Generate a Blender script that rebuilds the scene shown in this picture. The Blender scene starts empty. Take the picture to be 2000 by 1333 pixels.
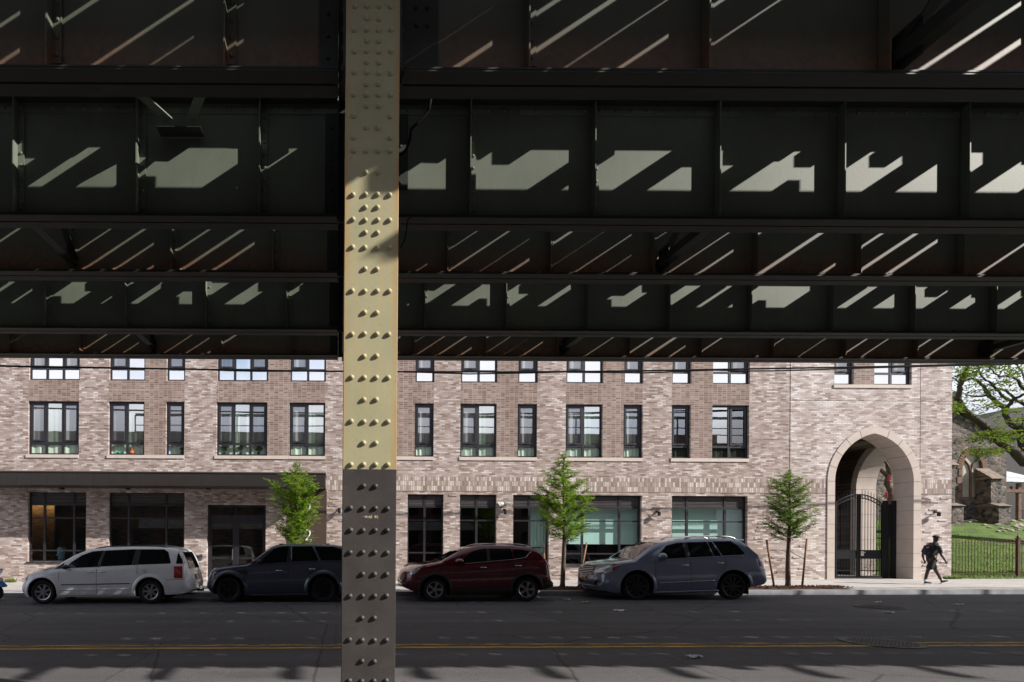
import bpy, bmesh, math, random
from mathutils import Vector, Matrix, Euler
from mathutils.bvhtree import BVHTree

sc = bpy.context.scene
COL = sc.collection
R = math.radians

# ------------------------------------------------------------------ camera, sky, sun, exposure
CAM_Z, FPX, PX0, PY0, ROLL = 1.70, 1130.0, 660.0, 1062.0, 0.006
cd = bpy.data.cameras.new('camera'); cam = bpy.data.objects.new('camera', cd); COL.objects.link(cam)
cam.location = (0, 0, CAM_Z); cam.rotation_euler = (math.pi/2, -ROLL, 0)
cd.sensor_width = 36; cd.lens = 36*FPX/2000
cd.shift_x = (1000-PX0)/2000; cd.shift_y = (PY0-666.5)/2000
cd.clip_start = 0.05; cd.clip_end = 1500
sc.camera = cam

AZ, EL = R(66.6), R(31.6)                      # sun: angle from the facade normal towards +X, and height
SUNV = Vector((math.sin(AZ)*math.cos(EL), -math.cos(AZ)*math.cos(EL), math.sin(EL)))
ld = bpy.data.lights.new('sun', 'SUN'); sun = bpy.data.objects.new('sun', ld); COL.objects.link(sun)
ld.energy = 5.0; ld.angle = R(0.5); ld.color = (1.0, 0.935, 0.855)
sun.rotation_euler = SUNV.to_track_quat('Z', 'Y').to_euler()

w = bpy.data.worlds.new('World'); sc.world = w; w.use_nodes = True
nt = w.node_tree; bgn = nt.nodes['Background']
sky = nt.nodes.new('ShaderNodeTexSky'); sky.sky_type = 'NISHITA'; sky.sun_disc = False
sky.sun_elevation = EL; sky.sun_rotation = math.atan2(SUNV.x, SUNV.y)
tc = nt.nodes.new('ShaderNodeTexCoord'); mp = nt.nodes.new('ShaderNodeMapping'); mp.inputs['Scale'].default_value = (1.3, 1.3, 3.2)
cn = nt.nodes.new('ShaderNodeTexNoise'); cn.inputs['Scale'].default_value = 2.2; cn.inputs['Detail'].default_value = 7
cr = nt.nodes.new('ShaderNodeValToRGB'); cr.color_ramp.elements[0].position = .27; cr.color_ramp.elements[1].position = .50
cm = nt.nodes.new('ShaderNodeMixRGB'); cm.inputs[2].default_value = (5.0, 5.2, 5.8, 1)
nt.links.new(tc.outputs['Generated'], mp.inputs['Vector']); nt.links.new(mp.outputs[0], cn.inputs['Vector'])
nt.links.new(cn.outputs['Fac'], cr.inputs['Fac']); nt.links.new(cr.outputs[0], cm.inputs['Fac'])
nt.links.new(sky.outputs[0], cm.inputs[1])
sx = nt.nodes.new('ShaderNodeSeparateXYZ'); nt.links.new(tc.outputs['Generated'], sx.inputs[0])     # brighter bank of haze cloud low over the horizon
hb = nt.nodes.new('ShaderNodeValToRGB'); e = hb.color_ramp.elements; e[0].position = .10; e[0].color = (1, 1, 1, 1); e[1].position = .20; e[1].color = (2.8, 2.8, 2.85, 1)
q = e.new(.34); q.color = (2.8, 2.8, 2.85, 1); q = e.new(.5); q.color = (1, 1, 1, 1)
hm = nt.nodes.new('ShaderNodeMixRGB'); hm.blend_type = 'MULTIPLY'; hm.inputs[0].default_value = 1
nt.links.new(sx.outputs['Z'], hb.inputs['Fac']); nt.links.new(cm.outputs[0], hm.inputs[1]); nt.links.new(hb.outputs[0], hm.inputs[2]); nt.links.new(hm.outputs[0], bgn.inputs['Color'])
bgn.inputs['Strength'].default_value = 0.05

sc.view_settings.view_transform = 'Standard'; sc.view_settings.look = 'None'
sc.view_settings.exposure = 0.75; sc.view_settings.gamma = 1
sc.render.engine = 'CYCLES'; sc.cycles.max_bounces = 8; sc.cycles.transparent_max_bounces = 16

# ------------------------------------------------------------------ helpers
GRADE = 0.0095
def gz(X): return GRADE*X                       # the street climbs gently to the right
SC, SS = math.cos(ROLL), math.sin(ROLL)
def P(px, py, Y):
    u = (px-PX0)*SC+(py-PY0)*SS; v = -(px-PX0)*SS+(py-PY0)*SC
    return Vector((u*Y/FPX, Y, CAM_Z-v*Y/FPX))

def tag(o, label=None, cat=None, group=None, kind=None):
    if label: o['label'] = label
    if cat: o['category'] = cat
    if group: o['group'] = group
    if kind: o['kind'] = kind
    return o
def empty(name, loc, label, cat, group=None, kind=None):
    o = bpy.data.objects.new(name, None); COL.objects.link(o); o.location = loc; o.empty_display_size = .2
    return tag(o, label, cat, group, kind)
def put(name, me, mat=None, parent=None, local=False):
    o = bpy.data.objects.new(name, me); COL.objects.link(o)
    if mat is not None:
        for m in (mat if isinstance(mat, (list, tuple)) else [mat]): me.materials.append(m)
    if parent is not None:
        o.parent = parent
        if not local:
            off = Vector((0, 0, 0)) if parent.parent else parent.location.copy()   # parts are modelled in world space
            o.matrix_parent_inverse = Matrix.Translation(-off)
    return o

class MB:
    def __init__(s): s.v = []; s.f = []; s.mi = []; s.cur = 0
    def add(s, vs, fs):
        b = len(s.v); s.v += [tuple(v) for v in vs]
        for f in fs: s.f.append([b+i for i in f]); s.mi.append(s.cur)
    def quad(s, a, b, c, d): s.add([a, b, c, d], [(0, 1, 2, 3)])
    def box(s, x0, x1, y0, y1, z0, z1, M=None):
        vs = [Vector((x, y, z)) for x in (x0, x1) for y in (y0, y1) for z in (z0, z1)]
        if M is not None: vs = [M @ v for v in vs]
        s.add(vs, [(0, 1, 3, 2), (4, 6, 7, 5), (0, 4, 5, 1), (2, 3, 7, 6), (0, 2, 6, 4), (1, 5, 7, 3)])
    def cbox(s, c, sz, rot=(0, 0, 0)):
        M = Matrix.Translation(c) @ Euler(rot).to_matrix().to_4x4()
        s.box(-sz[0]/2, sz[0]/2, -sz[1]/2, sz[1]/2, -sz[2]/2, sz[2]/2, M)
    def bar(s, a, b, w, h, up=(0, 0, 1)):
        a = Vector(a); b = Vector(b); d = b-a; L = d.length; x = d/L
        y = Vector(up).cross(x)
        if y.length < 1e-4: y = Vector((0, 1, 0)).cross(x)
        y.normalize(); z = x.cross(y)
        M = Matrix((x, y, z)).transposed().to_4x4(); M.translation = a
        s.box(0, L, -w/2, w/2, -h/2, h/2, M)
    def tube(s, pts, rad, n=8, caps=True):
        pts = [Vector(p) for p in pts]
        if not isinstance(rad, (list, tuple)): rad = [rad]*len(pts)
        rings = []; prev = None
        for i, p in enumerate(pts):
            t = (pts[min(i+1, len(pts)-1)]-pts[max(i-1, 0)]).normalized()
            if prev is None:
                a = Vector((0, 0, 1)) if abs(t.z) < .9 else Vector((1, 0, 0))
                u = a.cross(t).normalized()
            else: u = (prev-t*prev.dot(t)).normalized()
            prev = u; wv = t.cross(u)
            rings.append([p+(u*math.cos(2*math.pi*k/n)+wv*math.sin(2*math.pi*k/n))*rad[i] for k in range(n)])
        vs = [v for r in rings for v in r]; fs = []
        for i in range(len(rings)-1):
            for k in range(n):
                fs.append((i*n+k, i*n+(k+1) % n, (i+1)*n+(k+1) % n, (i+1)*n+k))
        if caps: fs.append(tuple(reversed(range(n)))); fs.append(tuple((len(rings)-1)*n+k for k in range(n)))
        s.add(vs, fs)
    def lathe(s, prof, c, axis='Z', n=24, caps=True):       # prof: (r, h)
        vs = []; fs = []
        for r, h in prof:
            for k in range(n):
                a = 2*math.pi*k/n; x, y = r*math.cos(a), r*math.sin(a)
                v = {'Z': (x, y, h), 'Y': (x, h, y), 'X': (h, x, y)}[axis]
                vs.append(Vector(v)+Vector(c))
        for i in range(len(prof)-1):
            for k in range(n): fs.append((i*n+k, i*n+(k+1) % n, (i+1)*n+(k+1) % n, (i+1)*n+k))
        if caps: fs.append(tuple(range(n))); fs.append(tuple((len(prof)-1)*n+k for k in range(n)))
        s.add(vs, fs)
    def dome(s, c, r, h, n=10, d=-1):                       # rivet head on a face looking along Y*d
        prof = [(r, 0), (r*.93, h*.42), (r*.68, h*.8), (r*.3, h*.98)]
        s.lathe([(a, b*d) for a, b in prof], c, 'Y', n)
    def prism(s, poly, y0, y1):                             # poly of (x, z)
        n = len(poly)
        vs = [(x, y0, z) for x, z in poly]+[(x, y1, z) for x, z in poly]
        fs = [tuple(range(n)), tuple(reversed(range(n, 2*n)))]+[(i, i+n, (i+1) % n+n, (i+1) % n) for i in range(n)]
        s.add(vs, fs)
    def build(s, name, mat=None, parent=None, smooth=False, bevel=0, local=False):
        me = bpy.data.meshes.new(name); me.from_pydata(s.v, [], s.f)
        if smooth: me.polygons.foreach_set('use_smooth', [True]*len(me.polygons))
        if any(s.mi): me.polygons.foreach_set('material_index', s.mi)
        bm = bmesh.new(); bm.from_mesh(me); bmesh.ops.recalc_face_normals(bm, faces=bm.faces); bm.to_mesh(me); bm.free()
        me.update()
        o = put(name, me, mat, parent, local)
        if bevel:
            m = o.modifiers.new('bevel', 'BEVEL'); m.width = bevel; m.segments = 2; m.limit_method = 'ANGLE'
        return o

def copy_part(o, parent):
    c = o.copy(); COL.objects.link(c); c.parent = parent
    for ch in list(o.children): copy_part(ch, c)
    return c

# ------------------------------------------------------------------ materials
class NT:
    def __init__(s, name):
        s.m = bpy.data.materials.new(name); s.m.use_nodes = True; s.t = s.m.node_tree
        s.b = s.t.nodes['Principled BSDF']; s.out = s.t.nodes['Material Output']
        s._tc = None
    def n(s, typ, **kw):
        nd = s.t.nodes.new('ShaderNode'+typ)
        for k, v in kw.items():
            if hasattr(nd, k): setattr(nd, k, v)
            else: nd.inputs[k.replace('_', ' ')].default_value = v
        return nd
    def l(s, a, b): s.t.links.new(a, b); return b
    def co(s):
        if not s._tc: s._tc = s.n('TexCoord')
        return s._tc.outputs['Object']
    def mapped(s, scale=(1, 1, 1), rot=(0, 0, 0)):
        m = s.n('Mapping'); m.inputs['Scale'].default_value = scale; m.inputs['Rotation'].default_value = rot
        s.l(s.co(), m.inputs['Vector']); return m.outputs[0]
    def noise(s, scale, detail=4, vec=None, rough=.55):
        nd = s.n('TexNoise'); nd.inputs['Scale'].default_value = scale; nd.inputs['Detail'].default_value = detail
        nd.inputs['Roughness'].default_value = rough
        s.l(vec if vec is not None else s.co(), nd.inputs['Vector']); return nd.outputs['Fac']
    def ramp(s, fac, stops, interp='LINEAR'):
        r = s.n('ValToRGB'); e = r.color_ramp.elements; r.color_ramp.interpolation = interp
        while len(e) < len(stops): e.new(.5)
        for el, (p, c) in zip(e, stops):
            el.position = p; el.color = (c[0], c[1], c[2], 1) if hasattr(c, '__len__') else (c, c, c, 1)
        s.l(fac, r.inputs['Fac']); return r.outputs[0]
    def mix(s, fac, a, b, mode='MIX'):
        m = s.n('MixRGB', blend_type=mode)
        for sock, val in ((m.inputs[0], fac), (m.inputs[1], a), (m.inputs[2], b)):
            if hasattr(val, 'is_output'): s.l(val, sock)
            elif hasattr(val, '__len__'): sock.default_value = (*val[:3], 1)
            else: sock.default_value = val if sock.type == 'VALUE' else (val, val, val, 1)
        return m.outputs[0]
    def math(s, op, a, b=0.0):
        m = s.n('Math', operation=op)
        for i, val in enumerate((a, b)):
            if hasattr(val, 'is_output'): s.l(val, m.inputs[i])
            else: m.inputs[i].default_value = val
        return m.outputs[0]
    def bump(s, h, strength=.3, dist=.01):
        b = s.n('Bump'); b.inputs['Strength'].default_value = strength; b.inputs['Distance'].default_value = dist
        s.l(h, b.inputs['Height']); s.l(b.outputs[0], s.b.inputs['Normal'])
    def color(s, c): 
        if hasattr(c, 'is_output'): s.l(c, s.b.inputs['Base Color'])
        else: s.b.inputs['Base Color'].default_value = (*c, 1)
    def set(s, **kw):
        for k, v in kw.items():
            k = k.replace('_', ' ')
            if hasattr(v, 'is_output'): s.l(v, s.b.inputs[k])
            else: s.b.inputs[k].default_value = v
        return s

def plain(name, col, rough=.6, metal=0, var=.12, scale=6, bump=0, coat=0, spec=.5):
    t = NT(name); f = t.noise(scale, 5)
    a = [max(0, c*(1-var)) for c in col]; b = [min(1, c*(1+var)) for c in col]
    t.color(t.ramp(f, [(.3, a), (.7, b)])); t.set(Roughness=rough, Metallic=metal, Specular_IOR_Level=spec, Coat_Weight=coat)
    if coat: t.set(Coat_Roughness=.04)
    if bump: t.bump(t.noise(scale*6, 5), bump, .01)
    return t.m

def steel(name, col, rust=.35, bottom=None, rough=.55):
    t = NT(name); streak = t.noise(3.0, 6, t.mapped((2.2, 2.2, .35)))
    base = t.ramp(t.noise(1.3, 5), [(.3, [c*.85 for c in col]), (.7, [c*1.1 for c in col])])
    base = t.mix(t.math('MULTIPLY', t.ramp(streak, [(.5, 0), (.75, 1)]), .35), base, [c*.7 for c in col])
    sp = t.ramp(t.noise(38, 3), [(.66, 0), (.72, 1)])
    base = t.mix(t.math('MULTIPLY', sp, .5), base, (.05, .04, .03))
    rf = t.ramp(t.noise(2.0, 7, None, .7), [(.62-.2*rust, 0), (.8-.2*rust, 1)])
    rcol = t.ramp(t.noise(14, 4), [(.3, (.10, .035, .015)), (.7, (.24, .09, .04))])
    fac = t.math('MULTIPLY', rf, rust)
    if bottom:                                   # rust creeping up from the bottom angle of the web
        sep = t.n('SeparateXYZ'); t.l(t.co(), sep.inputs[0])
        mr = t.n('MapRange'); mr.inputs['From Min'].default_value = bottom[0]; mr.inputs['From Max'].default_value = bottom[1]
        mr.inputs['To Min'].default_value = 1; mr.inputs['To Max'].default_value = 0
        t.l(t.math('ADD', sep.outputs['Z'], t.math('MULTIPLY', t.noise(1.1, 4), .5)), mr.inputs['Value'])
        fac = t.math('MAXIMUM', fac, t.math('MULTIPLY', mr.outputs[0], .9))
    t.color(t.mix(fac, base, rcol)); t.set(Roughness=rough, Specular_IOR_Level=.35)
    t.bump(t.noise(30, 4), .15, .004)
    return t.m

def brick(name, bw, bh, stops, mortar, msize=.1, offset=.5, swap=False, patch=.25, bumpy=.5):
    t = NT(name); sep = t.n('SeparateXYZ'); t.l(t.co(), sep.inputs[0])
    cmb = t.n('CombineXYZ')
    a, b = (sep.outputs['X'], sep.outputs['Z'])
    t.l(a, cmb.inputs[0]); t.l(b, cmb.inputs[1])
    br = t.n('TexBrick'); br.offset = offset
    br.inputs['Color1'].default_value = (0, 0, 0, 1); br.inputs['Color2'].default_value = (1, 1, 1, 1)
    br.inputs['Mortar'].default_value = (.5, .5, .5, 1)
    br.inputs['Scale'].default_value = 1; br.inputs['Mortar Size'].default_value = bh*msize
    br.inputs['Mortar Smooth'].default_value = .1; br.inputs['Brick Width'].default_value = bw; br.inputs['Row Height'].default_value = bh
    t.l(cmb.outputs[0], br.inputs['Vector'])
    val = t.mix(patch, br.outputs['Color'], t.noise(.8, 5, t.mapped((1, 1, 2.6))), 'OVERLAY')
    val = t.mix(.16, val, t.noise(26, 3, t.mapped((1, 1, 2))), 'LINEAR_LIGHT')
    c = t.ramp(val, stops)
    c = t.mix(br.outputs['Fac'], c, mortar)
    st = t.ramp(t.noise(1.0, 6, t.mapped((1.6, 1, .22)), .65), [(.42, (.80, .78, .76)), (.62, (1, 1, 1))])      # weathering streaks
    t.color(t.mix(.8, c, st, 'MULTIPLY')); t.set(Roughness=.85, Specular_IOR_Level=.25)
    inv = t.math('SUBTRACT', 1.0, br.outputs['Fac'])
    t.bump(t.math('ADD', inv, t.math('MULTIPLY', t.noise(60, 3), .3)), bumpy, .012)
    return t.m

def glass(name, tint, refl, rough=0.0, gcol=(1, 1, 1)):
    t = NT(name); t.t.nodes.remove(t.b)
    tr = t.n('BsdfTransparent'); tr.inputs[0].default_value = (*tint, 1)
    gl = t.n('BsdfGlossy'); gl.inputs['Roughness'].default_value = rough; gl.inputs['Color'].default_value = (*gcol, 1)
    nz = t.noise(.9, 2); bp = t.n('Bump'); bp.inputs['Strength'].default_value = .05; bp.inputs['Distance'].default_value = .02
    t.l(nz, bp.inputs['Height']); t.l(bp.outputs[0], gl.inputs['Normal'])
    mx = t.n('MixShader'); mx.inputs[0].default_value = refl
    t.l(tr.outputs[0], mx.inputs[1]); t.l(gl.outputs[0], mx.inputs[2]); t.l(mx.outputs[0], t.out.inputs['Surface'])
    return t.m

def emit(name, col, st):
    t = NT(name); t.set(Emission_Strength=st); t.b.inputs['Emission Color'].default_value = (*col, 1); t.color(col); return t.m

def leafmat(name, cols, trans=.35):
    t = NT(name)
    c = t.ramp(t.noise(3.5, 4), [(.25, cols[0]), (.5, cols[1]), (.75, cols[2])])
    t.color(c); t.set(Roughness=.5, Specular_IOR_Level=.3)
    tl = t.n('BsdfTranslucent'); t.l(t.mix(.6, c, (.25, .38, .04)), tl.inputs[0])
    mx = t.n('MixShader'); mx.inputs[0].default_value = trans
    t.l(t.b.outputs[0], mx.inputs[1]); t.l(tl.outputs[0], mx.inputs[2]); t.l(mx.outputs[0], t.out.inputs['Surface'])
    return t.m

def asphalt():
    t = NT('asphalt')
    grain = t.noise(95, 2); stain = t.noise(.55, 6, t.mapped((.35, 1.6, 1))); tracks = t.noise(1.0, 3, t.mapped((.05, 1.1, 1)))
    c = t.ramp(grain, [(.3, (.049, .048, .052)), (.55, (.092, .088, .092)), (.75, (.205, .195, .195))])
    c = t.mix(.55, c, t.ramp(stain, [(.3, .35), (.7, .62)]), 'OVERLAY')
    c = t.mix(.35, c, t.ramp(tracks, [(.35, .3), (.65, .65)]), 'OVERLAY')
    vo = t.n('TexVoronoi', feature='DISTANCE_TO_EDGE'); vo.inputs['Scale'].default_value = .28
    wv = t.n('MixRGB'); wv.inputs[0].default_value = .12; t.l(t.co(), wv.inputs[1])
    nn = t.n('TexNoise'); nn.inputs['Scale'].default_value = 1.5; nn.inputs['Detail'].default_value = 5; t.l(t.co(), nn.inputs['Vector']); t.l(nn.outputs['Color'], wv.inputs[2])
    t.l(wv.outputs[0], vo.inputs['Vector'])
    crack = t.ramp(vo.outputs['Distance'], [(0, 1), (.006, 0)])
    c = t.mix(t.math('MULTIPLY', crack, .75), c, (.012, .012, .013))
    pb = t.n('TexBrick'); pb.offset = .37; pb.inputs['Scale'].default_value = 1; pb.inputs['Brick Width'].default_value = 7.3; pb.inputs['Row Height'].default_value = 2.9; pb.inputs['Mortar Size'].default_value = .018
    pb.inputs['Color1'].default_value = (.36, .36, .36, 1); pb.inputs['Color2'].default_value = (.62, .62, .62, 1); pb.inputs['Mortar'].default_value = (.12, .12, .12, 1)
    wob = t.n('MixRGB'); wob.inputs[0].default_value = .06; t.l(t.co(), wob.inputs[1]); t.l(nn.outputs['Color'], wob.inputs[2]); t.l(wob.outputs[0], pb.inputs['Vector'])
    c = t.mix(.42, c, pb.outputs['Color'], 'OVERLAY')
    oil = t.ramp(t.noise(.9, 5, t.mapped((.5, 1, 1)), .6), [(.60, 0), (.72, 1)]); c = t.mix(t.math('MULTIPLY', oil, .45), c, (.022, .021, .022))
    t.color(c); t.set(Roughness=.82, Specular_IOR_Level=.3); t.bump(grain, .5, .01)
    return t.m

def concrete(name, col, joint=1.5, rough=.85):
    t = NT(name); br = t.n('TexBrick'); br.offset = 0
    for k, v in (('Color1', (1, 1, 1, 1)), ('Color2', (.86, .86, .86, 1)), ('Mortar', (.45, .43, .42, 1))): br.inputs[k].default_value = v
    br.inputs['Scale'].default_value = 1; br.inputs['Mortar Size'].default_value = .012; br.inputs['Brick Width'].default_value = joint; br.inputs['Row Height'].default_value = joint
    t.l(t.co(), br.inputs['Vector'])
    c = t.ramp(t.noise(2, 7), [(.3, [x*.82 for x in col]), (.7, [x*1.1 for x in col])])
    c = t.mix(1, c, br.outputs['Color'], 'MULTIPLY')
    sp = t.ramp(t.noise(9, 3), [(.68, 0), (.71, 1)])
    c = t.mix(t.math('MULTIPLY', sp, .35), c, [x*.45 for x in col])
    t.color(c); t.set(Roughness=rough); t.bump(t.noise(60, 4), .2, .005)
    return t.m

def stone(name, sc_=2.6):
    t = NT(name); vec = t.mapped((1, 1, 1.5))
    wv = t.mix(.08, vec, t.n('TexNoise', Scale=2.0).outputs['Color'])
    vo = t.n('TexVoronoi'); vo.inputs['Scale'].default_value = sc_; t.l(wv, vo.inputs['Vector'])
    ve = t.n('TexVoronoi', feature='DISTANCE_TO_EDGE'); ve.inputs['Scale'].default_value = sc_; t.l(wv, ve.inputs['Vector'])
    sp = t.n('SeparateXYZ'); t.l(vo.outputs['Color'], sp.inputs[0])
    c = t.ramp(sp.outputs[0], [(.1, (.035, .033, .034)), (.35, (.085, .078, .076)), (.6, (.15, .13, .115)), (.85, (.13, .085, .07)), (1, (.25, .22, .19))])
    c = t.mix(.3, c, t.noise(9, 6), 'OVERLAY')
    m = t.ramp(ve.outputs['Distance'], [(0, 1), (.05, 0)])
    t.color(t.mix(t.math('MULTIPLY', m, .7), c, (.15, .135, .12))); t.set(Roughness=.9)
    t.bump(ve.outputs['Distance'], .8, .05)
    return t.m

MAT = {}
MAT['asphalt'] = asphalt()
MAT['walk'] = concrete('sidewalk concrete', (.44, .42, .41))
MAT['walkdark'] = concrete('low bounce dark paving', (.15, .145, .14))  # sidewalk concrete darkened to throw less bounce light onto girders and arch jambs
MAT['kerb'] = plain('bluish kerb', (.30, .31, .34), .6, 0, .25, 3, .2)
MAT['dirt'] = plain('earth', (.09, .07, .05), .95, 0, .3, 5)
MAT['mulch'] = plain('mulch', (.085, .042, .025), .95, 0, .6, 22, .9)
MAT['grass'] = None
def grassmat():
    t = NT('lawn'); c = t.ramp(t.noise(1.2, 7), [(.3, (.045, .085, .014)), (.55, (.085, .15, .02)), (.75, (.16, .21, .04))])
    c = t.mix(.5, c, t.noise(40, 3), 'OVERLAY'); t.color(c); t.set(Roughness=.9); t.bump(t.noise(70, 3), .9, .04); return t.m
MAT['grass'] = grassmat()
MAT['blade'] = leafmat('grass blades', ((.05, .10, .012), (.10, .17, .02), (.18, .22, .05)), .3)
LIGHT = [(.0, (.215, .16, .14)), (.2, (.325, .255, .232)), (.5, (.41, .34, .318)), (.75, (.475, .41, .392)), (.9, (.57, .52, .508)), (1, (.67, .63, .62))]
WHITE = [(.0, (.285, .225, .208)), (.2, (.43, .365, .345)), (.5, (.525, .46, .443)), (.75, (.60, .545, .533)), (.9, (.68, .645, .64)), (1, (.75, .725, .725))]
MAT['brick'] = brick('tan blended long brick', .23, .068, LIGHT, (.33, .265, .24), .10, patch=.10, bumpy=.25)
MAT['brick2'] = brick('whitewashed long brick', .23, .068, WHITE, (.41, .345, .32), .10, patch=.10, bumpy=.25)
DARK = [(0, (.17, .115, .095)), (.4, (.245, .18, .158)), (.7, (.29, .222, .198)), (1, (.36, .295, .27))]
MAT['panel'] = brick('brown stack bond brick', .19, .077, DARK, (.36, .29, .26), .16, 0, patch=.12)
MAT['soldier'] = brick('soldier course brick', .085, .205, [(0, (.26, .195, .17)), (.35, (.34, .275, .245)), (.55, (.42, .35, .32)), (.75, (.54, .485, .455)), (1, (.66, .625, .60))], (.30, .24, .215), .045, 0, patch=.10)
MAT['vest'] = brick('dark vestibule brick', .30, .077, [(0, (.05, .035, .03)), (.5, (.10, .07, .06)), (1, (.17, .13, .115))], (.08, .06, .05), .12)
MAT['limestone'] = plain('beige cast stone', (.51, .44, .40), .8, 0, .07, 3, .12)
MAT['sill'] = plain('sill stone', (.56, .48, .43), .8, 0, .08, 4, .1)
MAT['joint'] = plain('dark joint', (.06, .05, .045), .9)
MAT['frame'] = plain('charcoal window frame', (.028, .027, .033), .42, .3, .15, 5)
MAT['louvre'] = plain('louvre metal', (.13, .12, .125), .5, .3, .1, 5)
MAT['canopy'] = plain('bronze brown metal', (.042, .036, .034), .45, .4, .08, 2)
MAT['black'] = plain('black metal', (.012, .012, .013), .5, .2)
MAT['rubber'] = plain('tyre rubber', (.012, .012, .013), .8, 0, .2, 20)
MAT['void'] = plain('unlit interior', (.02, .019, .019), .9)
MAT['room'] = plain('room walls', (.10, .095, .09), .9)
MAT['roombrick'] = brick('interior brick', .25, .08, DARK, (.3, .24, .2), .12)
MAT['curtain'] = None
def curtainmat():
    t = NT('pale curtain'); wvv = t.noise(5, 2, t.mapped((2.4, 1, .12)))
    t.color(t.ramp(wvv, [(.3, (.52, .56, .52)), (.7, (.80, .82, .78))])); t.set(Roughness=.9); return t.m
MAT['curtain'] = curtainmat()
MAT['blind'] = plain('roller shade', (.72, .78, .74), .9, 0, .05, 1)
MAT['g_fixed'] = glass('reflective glass', (.72, .86, .80), .56, 0.0, (1, .97, .92))
MAT['g_screen'] = glass('glass behind screen', (.60, .61, .63), .28, 0.0, (.9, .87, .87))
MAT['g_low'] = glass('greenish glass', (.86, .95, .89), .16)
MAT['g_up'] = glass('upper glass', (.7, .8, .8), .8, 0.0, (1, .97, .93))
MAT['g_shop'] = glass('teal shop glass', (.70, .86, .85), .10)
MAT['g_dark'] = glass('dark shop glass', (.56, .64, .60), .07)
MAT['steelgreen'] = steel('green grey girder paint', (.122, .144, .114), .2)
MAT['steelrust'] = steel('rusty girder paint', (.098, .112, .090), .3, (6.04, 6.72))
MAT['flange'] = steel('grimy flange paint', (.024, .027, .024), .25)
MAT['tie'] = plain('creosoted timber', (.05, .04, .032), .9, 0, .3, 6)
MAT['wire'] = plain('cable', (.006, .006, .006), .8, spec=.1)
MAT['stone'] = stone('church rubble stone', 4.6)
MAT['redstone'] = plain('brownstone trim', (.17, .095, .07), .9, 0, .3, 4, .4)
MAT['bark'] = plain('bark', (.10, .07, .05), .9, 0, .35, 14, .6)
MAT['barkdark'] = plain('dark bark', (.05, .042, .03), .9, 0, .4, 10, .6)
MAT['wood'] = plain('stake timber', (.24, .12, .06), .8, 0, .3, 12, .3)
MAT['slate'] = plain('slate', (.028, .026, .029), .7, 0, .3, 6, .3)
MAT['iron'] = plain('rust brown iron', (.075, .030, .018), .6, .2, .35, 12)
MAT['gate'] = plain('gate iron', (.014, .015, .018), .4, .5)
# ------------------------------------------------------------------ ground, road, sidewalk
KERB, WALL = 18.55, 23.8
def sheet(name, x0, x1, y0, y1, dz, mat, kind='structure', label=None, cat=None):
    m = MB(); m.quad((x0, y0, gz(x0)+dz), (x1, y0, gz(x1)+dz), (x1, y1, gz(x1)+dz), (x0, y1, gz(x0)+dz))
    return tag(m.build(name, mat), label, cat, None, kind)
sheet('ground', -320, 320, -300, 320, -.06, MAT['dirt'], label='bare earth under and around the street', cat='ground')
sheet('road', -120, 120, -4.0, KERB, 0, MAT['asphalt'], label='dark asphalt street under the elevated railway', cat='road')
def slab(name, x0, x1, y0, y1, top, bot, mat, label, cat):
    m = MB(); vs = []
    for x in (x0, x1):
        for y in (y0, y1):
            for z in (bot, top): vs.append((x, y, z+gz(x)))
    m.add(vs, [(0, 1, 3, 2), (4, 6, 7, 5), (0, 4, 5, 1), (2, 3, 7, 6), (0, 2, 6, 4), (1, 5, 7, 3)])
    return tag(m.build(name, mat), label, cat, None, 'structure')
slab('kerb', -60, 80, KERB, KERB+.18, .15, -.3, MAT['kerb'], 'bluish kerb along the far side of the street', 'kerb')
slab('sidewalk', -60, 80, KERB+.182, WALL+.3, .152, -.3, MAT['walk'], 'pale concrete sidewalk in front of the brick building', 'sidewalk')
slab('near_sidewalk', -60, 80, -10, -4.0, .15, -.3, MAT['walkdark'], 'concrete sidewalk on the near side of the street', 'sidewalk')

def paintmat(name, col, wear):
    t = NT(name); f = t.noise(3.0, 7, t.mapped((.55, 6, 1)), .7); g = t.noise(60, 2)
    k = t.math('ADD', f, t.math('MULTIPLY', t.math('SUBTRACT', g, .5), .35))
    al = t.ramp(k, [(wear-.03, 0), (wear+.03, 1)])
    t.color(col); t.set(Roughness=.7, Alpha=al); return t.m
yel = paintmat('worn yellow paint', (.64, .36, .035), .455)
yel2 = paintmat('very worn yellow paint', (.62, .36, .04), .51)
for y, nm, mt, lb in ((9.36, 'yellow_line', yel, 'worn yellow centre line, nearer of the pair'), (9.62, 'yellow_line', yel2, 'fainter yellow centre line, farther of the pair')):
    o = sheet(nm, -60, 80, y, y+.13, .004, mt, label=lb, cat='road marking')

def manhole(px, py, Y, r, lab):
    c = P(px, py, Y); c.z = gz(c.x)
    t = empty('manhole_cover', c, lab, 'manhole cover', 'manhole covers in the road')
    m = MB(); m.lathe([(r, .0), (r, .012), (r*.9, .012), (r*.9, .006)], (c.x, c.y, c.z), 'Z', 40); m.build('rim', MAT['mh'], t)
    m = MB(); m.lathe([(r*.89, .002), (r*.89, .009)], (c.x, c.y, c.z), 'Z', 40)
    for i in range(-7, 8):
        for j in range(-7, 8):
            x, y = i*r*.118, j*r*.118
            if x*x+y*y < (r*.83)**2: m.box(c.x+x-.02, c.x+x+.02, c.y+y-.02, c.y+y+.02, c.z+.0085, c.z+.0125)
    m.build('lid', MAT['mh'], t)
MAT['mh'] = plain('cast iron cover', (.075, .068, .064), .6, .3, .4, 14, .3)
manhole(1722, 1256, 9.72, .56, 'large round manhole cover on the yellow centre line')
manhole(1722, 1184, 15.0, .55, 'round manhole cover in the far lane, nearer the kerb')

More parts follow.
